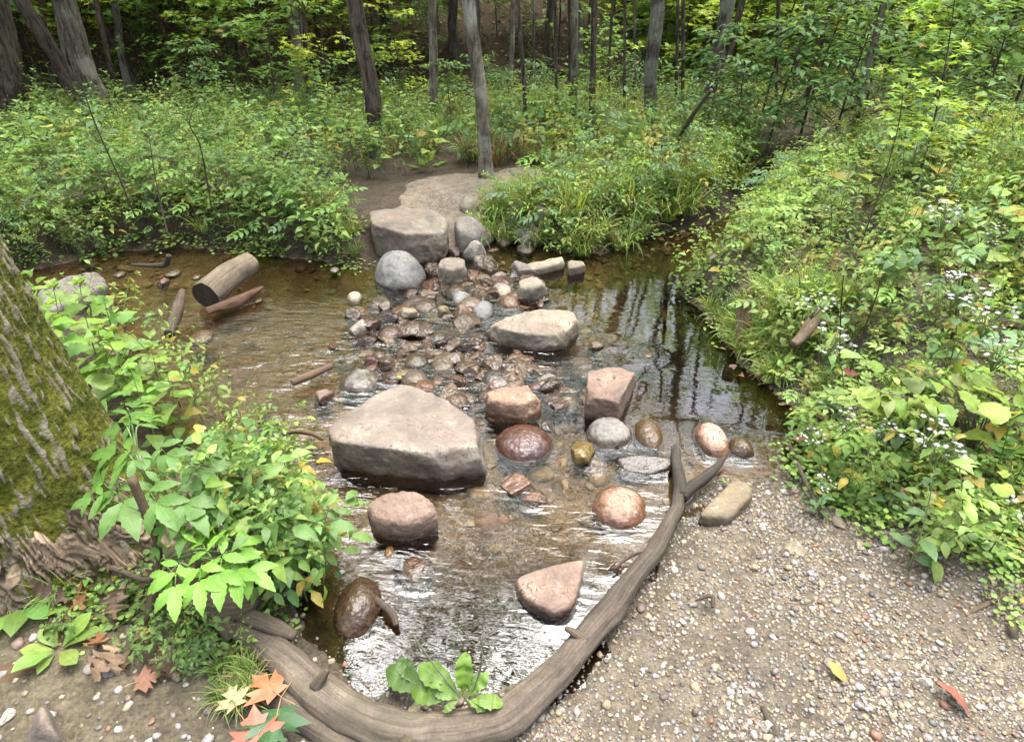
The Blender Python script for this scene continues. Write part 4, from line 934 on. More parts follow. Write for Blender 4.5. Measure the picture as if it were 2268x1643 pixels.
# ------------------------------------------------------------------ leaves
def prof(kind, t):
    if kind == 'ovate': return .235*np.sin(math.pi*np.clip(t, 0, 1)**.74)**.9*(1-.2*t)*1.15
    if kind == 'elder': return .175*np.sin(math.pi*np.clip(t, 0, 1)**.85)**.95*1.1
    if kind == 'heart': return .40*np.sin(math.pi*np.clip(t*.93+.07, 0, 1)**.62)**.8*(1-.35*t)*1.15
    if kind == 'lance': return .125*np.sin(math.pi*np.clip(t, 0, 1)**.8)**.9
    if kind == 'round': return .46*np.sin(math.pi*np.clip(t, 0, 1)**.95)**.55
    if kind == 'spoon': return .215*np.sin(math.pi*np.clip(t, 0, 1)**1.5)**.75
    if kind == 'grass': return .017*(1-t**2.2)
    if kind == 'oak': return .21*np.sin(math.pi*np.clip(t, 0, 1)**1.15)**.6*(1+.62*np.cos(2*math.pi*3.6*t))
def leaf(kind, n=3, droop=.5, fold=.18, serr=0.0, wave=0.0, seed=0, twist=0.0):
    """a leaf of length 1 from the origin along +Y"""
    t = np.linspace(0, 1, n+1); w = prof(kind, np.clip(t, .03, 1)); w[-1] = .0015
    if serr: w = w*(1+serr*np.where(np.arange(n+1) % 2, 1, -1)*(t > .1)*(t < .95))
    ang = -droop*t+droop*.25; ds = 1.0/n
    y = np.concatenate([[0], np.cumsum(np.cos((ang[:-1]+ang[1:])/2))*ds]); z = np.concatenate([[0], np.cumsum(np.sin((ang[:-1]+ang[1:])/2))*ds])
    rng = np.random.default_rng(seed); wv = wave*rng.normal(size=(2, n+1))*w
    tw = twist*t
    L_ = np.stack([-w*np.cos(tw), y, z+fold*w-w*np.sin(tw)+wv[0]], 1); M_ = np.stack([w*0, y, z], 1); R_ = np.stack([w*np.cos(tw), y, z+fold*w+w*np.sin(tw)+wv[1]], 1)
    V = np.concatenate([L_, M_, R_]); i = np.arange(n); m = n+1
    F = np.concatenate([np.stack([i, i+m, i+m+1, i+1], 1), np.stack([i+m, i+2*m, i+2*m+1, i+m+1], 1)])
    U = np.concatenate([np.stack([t*0, t], 1), np.stack([t*0+.5, t], 1), np.stack([t*0+1, t], 1)])
    return Geo(V, F, (1, 1, 1), U)
MAPLE_H = [(0, -.30), (.5, -.42), (.38, -.16), (.98, .2), (.60, .28), (.70, .55), (.2, .32), (.42, .68), (.2, .68), (0, 1.05)]
def maple(curl=.12, seed=0, simple=False):
    rng = np.random.default_rng(seed)
    h = MAPLE_H if not simple else [(0, -.25), (.6, -.3), (.35, .0), (.9, .35), (.28, .35), (.12, .6), (0, 1.0)]
    if simple: h = [(0, -.25), (.55, -.3), (.3, .0), (.85, .4), (.2, .38), (0, 1.0)]
    o = h+[(-x, y) for x, y in h[1:-1]][::-1]
    o = np.array(o)
    if not simple: o = o*(1+rng.normal(0, .05, o.shape))
    z = curl*(o[:, 0]**2+.6*o[:, 1]**2)*rng.uniform(-1, .6)+rng.normal(0, .05*(1 if not simple else .6), len(o))
    V = np.concatenate([[[0, 0, .03]], np.stack([o[:, 0], o[:, 1], z], 1)]); V[:, 1] += .3; V *= .75
    m = len(o); F = [(0, 1+i, 1+(i+1) % m, 1+(i+2) % m) for i in range(0, m, 2)]
    U = np.concatenate([[[.5, .5]], np.stack([o[:, 0]*.5+.5, o[:, 1]*.5+.5], 1)])
    return Geo(V, F, (1, 1, 1), U)
def lv(rng, T, pos, d, L, col, roll=.35, up=(0, 0, 1)):
    """set leaf template(s) T at pos, pointing along d"""
    n = len(pos); upv = np.tile(np.array(up, float), (n, 1))+rng.normal(0, roll, (n, 3))
    M = rot(np.asarray(d, float), upv)*np.broadcast_to(L, (n,))[:, None, None]
    if isinstance(T, Geo): T = [T]
    ch = rng.integers(0, len(T), n); return join([inst(T[k], M[ch == k], pos[ch == k], col[ch == k]) for k in range(len(T)) if (ch == k).any()])
def tone(rng, base, n, var=.25, yellow=.04):
    c = np.tile(np.array(base), (n, 1))*rng.uniform(1-var, 1+var, (n, 1))*rng.normal(1, .07, (n, 3))
    y = rng.random(n) < yellow; c[y] = np.array([.34, .30, .04])*rng.uniform(.6, 1.1, (y.sum(), 1)); return np.clip(c, .004, 1)
Y_ = np.array([0, 1.0, 0])
def compound(T, pairs=3, lead=.42, ang=1.0, bip=False):
    """a pinnate leaf of length 1"""
    rng = np.random.default_rng(pairs); gs = []
    ts = np.linspace(.38, .86, pairs)
    for k, t in enumerate(ts):
        for s in (-1, 1):
            a = ang*(1-.25*k/max(1, pairs-1)); d = np.array([[s*math.sin(a), math.cos(a), -.12]])
            gs.append(lv(rng, T, np.array([[s*.01, t, -.10*t*t]]), d, lead*(1.0 if k else .95), np.ones((1, 3)), .15))
    gs.append(lv(rng, T, np.array([[0, .93, -.09]]), np.array([[0, 1, -.22]]), lead*1.1, np.ones((1, 3)), .1))
    tt = np.linspace(0, .95, 6); st = tube(np.stack([tt*0, tt, -.10*tt*tt], 1), np.linspace(.010, .004, 6), 4, cap=False, col=(1.1, 1.1, .9))
    return join(gs+[st])
O3 = [leaf('ovate', 3, d, .2, 0, .1, i) for i, d in enumerate((.3, .7, 1.1))]
OV = [leaf('ovate', 10, d, .2, .10, .07, i) for i, d in enumerate((.3, .6, 1.0))]
HT = [leaf('heart', 12, d, .16, .07, .08, i) for i, d in enumerate((.4, .8))]
LN = [leaf('lance', 3, d, .2, 0, .1, i, tw) for i, (d, tw) in enumerate(((.3, .2), (.8, -.3), (1.3, .4)))]
LNS = [leaf('ovate', 7, d, .22, .05, .08, i) for i, d in enumerate((.5, .9, 1.3))]
RD2 = [leaf('round', 3, .2, .1, 0, .05, 1)]
SPN = [leaf('spoon', 5, d, .2, 0, .12, i) for i, d in enumerate((.4, .9))]
GR = [leaf('grass', 6, d, .3, 0, 0, i, .5) for i, d in enumerate((.5, 1.2, 1.9, 2.5))]
MPS = [maple(.1, i, True) for i in range(3)]
CMP = [compound(OV[:2], 3, .40)]; CMPL = [compound(O3, 3, .36)]; TRI = [compound(OV[:2], 1, .62, .95)]; TRIL = [compound(O3, 1, .62, .95)]
FERN = [compound(LN[:1], 9, .28, 1.25)]

def herb(seed, h, nodes_, T, L, base, opp=2, start=.25, e0=-.1, e1=.55, lean=.12, pet=.25, branch=0, yellow=.04, stemc=(.13, .17, .05), sr=.0028, spiral=False, shape='mid', var=.22):
    rng = np.random.default_rng(seed); la = rng.uniform(0, 6.28)
    t = np.linspace(0, 1, 8); pt = np.stack([lean*h*t*t*math.cos(la), lean*h*t*t*math.sin(la), h*t], 1)
    fol, stm = [], [tube(pt, sr*np.linspace(1.2, .45, 8), 5, cap=False, col=stemc)]
    ts = np.linspace(start, .97, nodes_); a0 = rng.uniform(0, 6.28)
    pos, dr, ln = [], [], []
    for i, q in enumerate(ts):
        f = i/max(1, nodes_-1); s = (math.sin(math.pi*(.18+.72*f)) if shape == 'mid' else (1-.6*f))
        for j in range(opp):
            a = a0+(i*2.4 if spiral else i*1.571)+j*2*math.pi/opp+rng.normal(0, .25); e = e0+(e1-e0)*f+rng.normal(0, .15)
            d = np.array([math.cos(a)*math.cos(e), math.sin(a)*math.cos(e), math.sin(e)])
            b = np.array([np.interp(q, t, pt[:, 0]), np.interp(q, t, pt[:, 1]), q*h]); l_ = L*s*rng.uniform(.8, 1.15)
            du = d+np.array([0, 0, .25]); p1 = b+du*l_*pet
            if pet > .05: stm.append(tube(np.array([b, (b+p1)/2+(0, 0, .004), p1]), [sr*.45]*3, 3, cap=False, col=stemc))
            pos.append(p1); dr.append(d-np.array([0, 0, .15])); ln.append(l_)
    for a in rng.uniform(0, 6.28, 4):
        pos.append(pt[-1]); dr.append((math.cos(a)*.8, math.sin(a)*.8, .7)); ln.append(L*.38)
    n = len(pos); fol.append(lv(rng, T, np.array(pos), np.array(dr), np.array(ln), tone(rng, base, n, var, yellow)))
    for b in range(branch):
        q = rng.uniform(.3, .8); sub = herb(seed*7+b+1, h*.5, max(3, nodes_-3), T, L*.75, base, opp, .3, e0, e1, .3, pet, 0, yellow, stemc, sr*.6, spiral, shape, var)
        a = rng.uniform(0, 6.28); tl = rng.uniform(.5, .95); M = np.array([[math.cos(a)*math.cos(tl), -math.sin(a), math.cos(a)*math.sin(tl)], [math.sin(a)*math.cos(tl), math.cos(a), math.sin(a)*math.sin(tl)], [-math.sin(tl), 0, math.cos(tl)]])
        b0 = np.array([np.interp(q, t, pt[:, 0]), np.interp(q, t, pt[:, 1]), q*h])
        fol.append(sub['foliage'].xf(M, b0)); stm.append(sub['stem'].xf(M, b0))
    return {'foliage': join(fol), 'stem': join(stm)}
def flowers(seed, centre, spread, n, size, petal=(.55, .55, .58), eye=(.55, .50, .16), dome=.5):
    rng = np.random.default_rng(seed); PT = leaf('lance', 2, .3, .1)
    one = [lv(rng, PT, np.tile([0, 0, .0], (9, 1)), np.stack([np.cos(np.arange(9)*.698), np.sin(np.arange(9)*.698), np.full(9, .25)], 1), .5, np.tile(petal, (9, 1)), .15)]
    D, F = sphere(2); one.append(Geo(D*np.array([.13, .13, .09])+(0, 0, .05), F, eye)); one = join(one)
    p = rng.normal(0, 1, (n, 3)); p /= np.linalg.norm(p, axis=1)[:, None]; p *= rng.uniform(.3, 1, (n, 1))**.5; p = p*(spread, spread, spread*dome)+centre
    d = np.tile([0, 1.0, 0], (n, 1)); up = np.tile([0, -.25, 1.0], (n, 1))+rng.normal(0, .35, (n, 3)); a = rng.uniform(0, 6.28, n); d = np.stack([np.cos(a), np.sin(a), a*0], 1)
    stalks = join([tube(np.array([centre-(0, 0, spread*.9), (centre-(0, 0, spread*.5)+q)/2, q]), [.0012]*3, 3, cap=False, col=(.12, .18, .05)) for q in p])
    return inst(one, rot(d, up)*(size*rng.uniform(.8, 1.2, (n, 1, 1))), p), stalks
def aster(seed, h, base):
    p = herb(seed, h, 9, LNS, h*.24, base, 1, .12, .0, .5, .35, .15, 1, .04, spiral=True, shape='low')
    rng = np.random.default_rng(seed); tip = p['stem'].V[p['stem'].V[:, 2] > h*.93].mean(0)
    fl, st = flowers(seed, tip+(0, 0, .03), .09, 22, .018); p['blossom'] = fl; p['stem'] = join([p['stem'], st]); return p
def tuft(seed, n, L, spread, base, wid=1.0, dry=.08):
    rng = np.random.default_rng(seed); a = rng.uniform(0, 6.28, n); r = spread*np.sqrt(rng.random(n)); pos = np.stack([np.cos(a)*r, np.sin(a)*r, a*0], 1)
    b = a+rng.normal(0, .8, n); e = rng.uniform(.7, 1.5, n); d = np.stack([np.cos(b)*np.cos(e), np.sin(b)*np.cos(e), np.sin(e)], 1)
    c = tone(rng, base, n, .25, 0); y = rng.random(n) < dry; c[y] = np.array([.30, .24, .11])
    up = np.stack([-np.cos(b)*.3, -np.sin(b)*.3, np.full(n, 1.0)], 1)
    g = lv(rng, GR, pos, d, L*rng.uniform(.5, 1.15, n), c, .15, (0, 0, 1)); return {'foliage': g}
def rosette(seed, T, n, L, base, e=.35, yellow=.05):
    rng = np.random.default_rng(seed); a = np.arange(n)*2.4+rng.normal(0, .2, n); ee = rng.uniform(e*.4, e*1.8, n); d = np.stack([np.cos(a)*np.cos(ee), np.sin(a)*np.cos(ee), np.sin(ee)], 1)
    return {'foliage': lv(rng, T, d*L*.12+(0, 0, .01), d, L*rng.uniform(.6, 1.1, n), tone(rng, base, n, .2, yellow), .15)}
def creeper(seed, n, size, spread, base):
    rng = np.random.default_rng(seed); p = rng.normal(0, spread*.5, (n, 3)); p[:, 2] = rng.uniform(.008, .05, n)
    a = rng.uniform(0, 6.28, n); d = np.stack([np.cos(a), np.sin(a), rng.uniform(-.1, .3, n)], 1)
    return {'foliage': lv(rng, RD2, p, d, size*rng.uniform(.6, 1.2, n), tone(rng, base, n, .25, .06), .3)}

GRN = (.135, .255, .045); DK = (.085, .18, .037); BL = (.12, .235, .08); YG = (.28, .40, .06); LG = (.215, .345, .07); GOLD = (.34, .35, .07)
KIND = {
 'nettle': [herb(i, .62+.05*i, 7, O3 if i > 1 else LNS, .115, (GRN, BL, LG, GRN)[i], 2) for i in range(4)],
 'near_nettle': [herb(10+i, .5, 7, HT, .115, ((.15, .29, .05), (.19, .32, .05))[i % 2], 2, .2, pet=.4) for i in range(3)],
 'jewelweed': [herb(20+i, .55, 7, O3, .07, (LG, GRN, YG)[i], 2, .25, -.2, .4, .2, .4, 4) for i in range(3)],
 'goldenrod': [herb(30+i, .72, 26, LN, .115, (GRN, LG, DK)[i], 1, .12, -.2, .6, .15, 0, 0, .05, spiral=True, shape='low') for i in range(3)],
 'fine_herb': [herb(40+i, .5, 18, LN, .055, (LG, BL, GRN)[i], 2, .12, 0, .6, .2, 0, 5, .05, spiral=True) for i in range(3)],
 'compound_herb': [herb(50+i, .5, 4, CMPL, .24, (GRN, BL, LG)[i], 2, .45, .0, .5, .1, .1) for i in range(3)],
 'trifoliate': [herb(60+i, .45, 6, TRIL, .13, (GRN, DK, LG)[i], 2, .3, -.1, .5, .2, .25, 2) for i in range(3)],
 'yellow_herb': [herb(65+i, .45, 8, O3, .09, GOLD, 2, .3, -.2, .5, .2, .3, 2, .15) for i in range(2)],
 'broadleaf': [herb(70+i, .55, 6, HT, .18, (LG, YG)[i], 1, .35, 0, .5, .15, .35, 0, .05, spiral=True) for i in range(2)],
 'aster': [aster(80+i, .42, (GRN, BL, LG)[i]) for i in range(3)],
 'lance_herb': [herb(85+i, .34, 9, LNS, .13, (GRN, LG, DK)[i], 1, .1, .0, .55, .3, .08, 0, .05, spiral=True, shape='low') for i in range(3)],
 'fern': [rosette(90, FERN, 7, .38, LG, .7)],
 'grass_tuft': [tuft(95+i, 70, .34, .07, (LG, GRN, YG)[i]) for i in range(3)],
 'dry_sedge': [tuft(100+i, 60, .42, .06, (.20, .11, .04), 1, .4) for i in range(2)],
 'rosette': [rosette(110+i, SPN, 9, .15, (GRN, LG)[i], .4) for i in range(2)],
 'creeper': [creeper(115+i, 46, .024, .14, (GRN, LG)[i]) for i in range(2)],
}
MATS = {'foliage': LEAF, 'stem': STEM, 'blossom': PETAL}
MESH = {k: [{p: mesh_of(p, g, MATS[p]) for p, g in v.items()} for v in vs] for k, vs in KIND.items()}
def plant(kind, v, pos, s, rz, label, group, name=None, cat='plant', tilt=(0, 0)):
    root = empty(name or kind+'_plant', pos, label, cat, group); root.rotation_euler = (tilt[0], tilt[1], rz); root.scale = (s, s, s)
    for p, me in MESH[kind][v].items(): link(p, me, root)
    return root
RAWN = {'near_nettle': 'broad_leaved_nettle', 'trifoliate': 'three_leaved_herb', 'fine_herb': 'fine_leaved_herb', 'lance_herb': 'narrow_leaved_herb', 'rosette': 'leaf_rosette', 'broadleaf': 'broad_leaved_plant',
        'compound_herb': 'compound_leaved_herb', 'yellow_herb': 'yellowing_herb', 'creeper': 'creeping_herb', 'goldenrod': 'goldenrod_stalk', 'aster': 'white_aster'}
LOOK = {'nettle': 'upright green nettle with toothed oval leaves', 'near_nettle': 'nettle with broad heart shaped leaves', 'jewelweed': 'branching jewelweed with small soft leaves', 'goldenrod': 'tall stalk with many narrow drooping leaves',
        'fine_herb': 'feathery bush of tiny narrow leaves', 'compound_herb': 'herb with leaves split into paired leaflets', 'trifoliate': 'herb with three-part toothed leaves', 'yellow_herb': 'yellowing herb with pale gold leaves',
        'broadleaf': 'plant with large broad light green leaves', 'aster': 'wild aster with small white flowers', 'lance_herb': 'low plant with long pointed leaves', 'fern': 'small arching green fern',
        'grass_tuft': 'tuft of long bright green grass', 'dry_sedge': 'clump of dry brown sedge', 'rosette': 'low rosette of rounded leaves', 'creeper': 'mat of tiny round creeping leaves'}
ZONES = {
 'left': ([(-260, 600), (230, 558), (400, 545), (600, 550), (640, 556), (690, 540), (760, 572), (800, 600), (818, 520), (880, 470), (880, 405), (840, 345), (500, 330), (0, 345), (-500, 400)], 54, 'on the far left bank of the stream',
   dict(nettle=.30, compound_herb=.12, fine_herb=.16, jewelweed=.12, goldenrod=.10, trifoliate=.09, yellow_herb=.05, broadleaf=.02, aster=.03, fern=.01), (.52, .70)),
 'back': ([(840, 345), (888, 402), (1150, 380), (1560, 372), (1680, 400), (1720, 330), (1500, 300), (1300, 300), (1000, 295), (840, 300)], 40, 'behind the dirt path',
   dict(nettle=.16, fine_herb=.24, jewelweed=.2, goldenrod=.1, trifoliate=.14, yellow_herb=.16, dry_sedge=.04), (.4, .62)),
 'bank': ([(1130, 470), (1190, 540), (1240, 556), (1340, 558), (1400, 530), (1500, 508), (1590, 488), (1640, 430), (1620, 385), (1160, 382), (1070, 445), (1060, 470)], 62, 'on the grassy bank right of the path',
   dict(grass_tuft=.25, fine_herb=.18, compound_herb=.12, trifoliate=.16, jewelweed=.10, yellow_herb=.10, dry_sedge=.05, nettle=.08), (.5, .85)),
 'right': ([(1700, 440), (1670, 500), (1600, 580), (1545, 615), (1515, 650), (1572, 700), (1617, 757), (1652, 812), (1712, 850), (1785, 905), (1825, 960), (1850, 1020), (1895, 1085), (1970, 1135), (2100, 1195), (2268, 1290), (2600, 1400), (2900, 900), (2700, 560), (2268, 400), (1850, 370)], 70, 'on the flowering right bank',
   dict(nettle=.12, lance_herb=.16, jewelweed=.12, fine_herb=.14, broadleaf=.05, goldenrod=.08, trifoliate=.10, compound_herb=.06, yellow_herb=.09, aster=.05, grass_tuft=.06, fern=.02, rosette=.01), (.36, .76)),
}
CLEAR = polyw([(772, 452), (1020, 452), (1060, 500), (1010, 620), (800, 610)], 0)      # the stones at the foot of the path stay clear
MASS = {}          # kind, variant -> transforms merged into one undergrowth mesh
n_ind = {}
def mass(kind, v, pos, s, rz): MASS.setdefault((kind, v), []).append((*pos, s, rz))
rng = np.random.default_rng(2024)
cand = []
for zn, (poly, dens, where, mixd, (s0, s1)) in ZONES.items():
    if zn == 'right': dens = 85
    pw = polyw(poly, 0 if zn != 'right' else .1); lo, hi = pw.min(0)-.4, pw.max(0)+.4; m = int((hi-lo).prod()*dens)
    x = rng.uniform(lo[0], hi[0], m); y = rng.uniform(lo[1], hi[1], m)
    k = (sdist(pw, x, y) < (.4 if zn in ('left', 'bank') else .05)) & (sdist(PATHW, x, y) > .12); x, y = x[k], y[k]; sw = sdist(WPOLY, x, y); k = (sw > np.where((x > 1.1) & (y > 3.6), .13, 0)) & (sdist(CLEAR, x, y) > 0); x, y, sw = x[k], y[k], sw[k]
    z = hfun(x, y); names = list(mixd); pr = np.array([mixd[q] for q in names]); pr /= pr.sum(); ch = rng.choice(len(names), len(x), p=pr)
    cl = fbm2(x, y, 1.5, 2, 33)
    for i in range(len(x)):
        kd = names[ch[i]]
        if cl[i] > .22 and zn in ('left', 'right') and rng.random() < .5: kd = 'nettle' if zn == 'left' else 'lance_herb'
        s = (s0+(s1-s0)*float(smooth(.05, 1.1, sw[i])))*rng.uniform(.62, 1.32)
        if zn == 'right' and y[i] < 2.4: s *= .95
        cand.append((x[i]**2+y[i]**2, kd, int(rng.integers(0, len(KIND[kd]))), (x[i], y[i], z[i]-.01), s, float(rng.uniform(0, 6.28)), zn, where))
cand.sort(key=lambda q: q[0])
for d2, kd, v, pos, s, rz, zn, where in cand:
    c_ = n_ind.get((kd, zn), 0)
    if c_ < 16 and abs(pos[0]) < .86*pos[1]+.3:
        n_ind[(kd, zn)] = c_+1
        plant(kd, v, pos, s, rz, LOOK[kd]+' '+where, 'plants '+where, RAWN.get(kd, kd))
    else: mass(kd, v, pos, s, rz)
# low cover and grass along the edges, and thin herbs up the slope
m = 4200; x = rng.uniform(-9.5, 9.5, m); y = rng.uniform(6.2, 13, m); k = (sdist(PATHW, x, y) > .15) & (sdist(WPOLY, x, y) > .1); x, y = x[k], y[k]; z = hfun(x, y)
den = np.where(y < np.interp(x, [-8, -5, -2, 0, 1.2, 2.2, 3.5, 6], [6.9, 7.2, 8.6, 8.9, 9.2, 10.5, 11.5, 11.5]), .95, .38+.35*smooth(.5, 2.5, np.abs(x-.3)))
for i in range(len(x)):
    if rng.random() < den[i]:
        kd = str(rng.choice(['nettle', 'jewelweed', 'fine_herb', 'trifoliate', 'goldenrod', 'yellow_herb'], p=[.28, .24, .16, .18, .1, .04])); mass(kd, int(rng.integers(0, len(KIND[kd]))), (x[i], y[i], z[i]), rng.uniform(.3, .68), rng.uniform(0, 6.28))
gs = []
for (kd, v), lst in MASS.items():
    A = np.array(lst); c, s = np.cos(A[:, 4])*A[:, 3], np.sin(A[:, 4])*A[:, 3]; M = np.zeros((len(A), 3, 3)); M[:, 0, 0] = c; M[:, 0, 1] = -s; M[:, 1, 0] = s; M[:, 1, 1] = c; M[:, 2, 2] = A[:, 3]
    cc = rng.uniform(.8, 1.2, (len(A), 1))*np.ones((1, 3))
    for p, g in KIND[kd][v].items(): gs.append(inst(g, M, A[:, :3], cc))
tag(put('undergrowth', join(gs), LEAF), kind='stuff')
# grass and creeping cover hugging the banks
gs = []
def cover(poly, n, kinds, smin, smax, edge=9.0, z=.1, lim=.02, ext=0.0):
    pw = polyw(poly, z); lo, hi = pw.min(0)-ext, pw.max(0)+ext; x = rng.uniform(lo[0], hi[0], n); y = rng.uniform(lo[1], hi[1], n); sw = sdist(WPOLY, x, y)
    k = (sdist(CLEAR, x, y) > 0) & (sdist(pw, x, y) < ext) & (sw > np.where((x > 1.1) & (y > 3.6), .07, lim)) & (sw < edge) & (sdist(PATHW, x, y) > .05); x, y = x[k], y[k]; zz = hfun(x, y); ch = rng.integers(0, len(kinds), len(x))
    for q in range(len(kinds)):
        s = ch == q; mm = int(s.sum())
        if not mm: continue
        kd, v = kinds[q]; sc = rng.uniform(smin, smax, mm); a = rng.uniform(0, 6.28, mm); M = np.zeros((mm, 3, 3)); M[:, 0, 0] = M[:, 1, 1] = np.cos(a)*sc; M[:, 0, 1] = -np.sin(a)*sc; M[:, 1, 0] = np.sin(a)*sc; M[:, 2, 2] = sc
        gs.append(inst(KIND[kd][v]['foliage'], M, np.stack([x[s], y[s], zz[s]-.005], 1), rng.uniform(.75, 1.2, (mm, 1))*np.ones((1, 3))))
GT = [('grass_tuft', 0), ('grass_tuft', 1), ('grass_tuft', 2)]; CR = [('creeper', 0), ('creeper', 1)]
cover(ZONES['bank'][0], 600, CR, .9, 1.5, .4, lim=-.02, ext=.5); cover(ZONES['bank'][0], 700, [('lance_herb', 1), ('compound_herb', 1), ('trifoliate', 2), ('jewelweed', 2)], .4, .7, .45, lim=-.03, ext=.4); cover(ZONES['bank'][0], 420, GT, .55, .95, .55, lim=-.02, ext=.3); cover(ZONES['left'][0], 500, GT+[('dry_sedge', 0)], .3, .6, .5); cover(ZONES['left'][0], 1500, CR, .9, 1.5, .4, lim=-.02, ext=.5); cover(ZONES['left'][0], 3600, [('compound_herb', 0), ('lance_herb', 0), ('lance_herb', 1), ('jewelweed', 0), ('nettle', 0), ('trifoliate', 2), ('fine_herb', 1)], .45, .8, .5, lim=-.03, ext=.5); cover(ZONES['right'][0], 260, GT, .3, .55, .35); cover(ZONES['right'][0], 900, [('lance_herb', 0), ('lance_herb', 1), ('trifoliate', 2), ('jewelweed', 0), ('compound_herb', 2)], .4, .75, .6, lim=-.03, ext=.12)
cover([(1600, 690), (1630, 760), (1670, 820), (1800, 800), (1850, 740), (1780, 680)], 130, GT, .35, .55)
cover([(-300, 1200), (60, 1160), (330, 1230), (560, 1370), (540, 1460), (380, 1480), (200, 1380), (0, 1400), (-300, 1420)], 60, GT[:2]+CR+CR, .2, .4)
cover([(440, 1450), (540, 1440), (560, 1510), (480, 1530)], 8, GT[:2], .22, .36)
tag(put('grass', join(gs), LEAF), kind='stuff')
gs = []
cover(ZONES['right'][0], 600, CR, .7, 1.1, .35); cover([(1790, 960), (1820, 1060), (1950, 1150), (2150, 1230), (2400, 1330), (2400, 1100), (2000, 950)], 260, CR, .7, 1.1)
cover([(2080, 1440), (2300, 1400), (2400, 1300), (2200, 1270)], 25, CR, .5, .9)
cover([(60, 1160), (330, 1230), (600, 1250), (640, 1330), (540, 1420), (300, 1420), (100, 1350)], 60, CR, .6, 1.0)
tag(put('ground_cover', join(gs), LEAF), kind='stuff')

# ------------------------------------------------------------------ plants of the near left bank, one by one
NL = 'plants of the near left bank'
def at(px, py): p = G(px, py); return (float(p[0]), float(p[1]), float(p[2])-.01)
rng = np.random.default_rng(5)
for i, (px, py, s, v) in enumerate([(215, 905, 1.0, 0), (290, 930, .95, 1), (250, 985, .9, 2), (330, 905, .8, 1), (185, 860, 1.0, 1), (360, 1010, .8, 0), (140, 800, .9, 0), (420, 985, .7, 2), (240, 860, 1.05, 1), (300, 870, 1.0, 0), (170, 900, 1.1, 2), (200, 820, .9, 1), (330, 960, .9, 0), (270, 800, .8, 2), (120, 760, .8, 1), (380, 930, .8, 1)]):
    plant('near_nettle', v, at(px, py), s, rng.uniform(0, 6), LOOK['near_nettle']+' beside the mossy trunk', NL, RAWN['near_nettle'])
for i, (px, py, s, v) in enumerate([(400, 900, .8, 0), (350, 840, .8, 1), (460, 960, .75, 1), (500, 930, .7, 0), (300, 800, .85, 2), (430, 870, .7, 2), (250, 760, .8, 1), (560, 1010, .7, 0), (620, 1010, .55, 1), (705, 1010, .35, 1)]):
    plant('jewelweed', v, at(px, py), s, rng.uniform(0, 6), LOOK['jewelweed']+' at the water edge of the near left bank', NL)
for i, (px, py, s, v) in enumerate([(150, 560, .8, 0), (90, 585, .9, 1), (40, 600, .9, 0), (190, 585, .6, 2), (240, 580, .5, 1), (120, 600, .7, 0)]):
    plant('fine_herb', v, at(px, py), s, rng.uniform(0, 6), 'pale feathery herb at the far left water edge', NL, RAWN['fine_herb'])
for i, (px, py, s, v) in enumerate([(590, 1200, .95, 0), (620, 1270, 1.0, 1), (670, 1240, .95, 0), (600, 1140, .95, 1), (690, 1310, .8, 0), (620, 1290, .85, 2), (640, 1180, .9, 0), (720, 1270, .7, 1), (570, 1120, .7, 0), (650, 1340, .7, 2), (580, 1240, 1.0, 1), (610, 1200, 1.05, 0), (640, 1250, 1.0, 2), (660, 1290, .9, 1), (700, 1240, .85, 0), (600, 1180, .85, 1), (610, 1080, .7, 0), (560, 1060, .6, 2), (680, 1330, .75, 0), (620, 1320, .8, 1), (640, 1140, .8, 2)]):
    plant('trifoliate', v, at(px, py), s, rng.uniform(0, 6), 'upright beggarticks with toothed three-part leaves over the near pool edge', NL, RAWN['trifoliate'])
# the big pale compound leaves, each leaf set by hand
def hero_leaf(bx, by, bz, tx, ty, tz, colr, seed, tmpl):
    a = P(bx, by, bz); b = P(tx, ty, tz); d = b-a; L_ = np.linalg.norm(d); r_ = np.random.default_rng(seed)
    return lv(r_, tmpl, a[None], d[None], L_, np.array([colr]), .12, (0, -.35, 1))
ELD = [leaf('elder', 12, d, .2, .09, .06, i) for i, d in enumerate((.35, .6, .9))]
def cluster():
    r_ = np.random.default_rng(8); gs = []
    for a, l_, o in ((0, .78, .30), (.85, .66, .26), (-.82, .66, .24), (1.05, .60, -.10), (-1.1, .60, -.12)):
        gs.append(lv(r_, ELD, np.array([[math.sin(a)*.02, o, 0]]), np.array([[math.sin(a), math.cos(a), -.1]]), l_, np.ones((1, 3)), .12))
    return join(gs+[tube(np.array([[0, -.25, -.06], [0, 0, 0], [0, .22, 0]]), [.011, .009, .007], 4, cap=False)])
CLU = cluster()
stem_px = [(365, 1340, .06), (352, 1250, .18), (345, 1170, .28), (335, 1080, .38), (305, 1000, .46), (290, 930, .50)]
sp_ = np.array([P(*q) for q in stem_px])
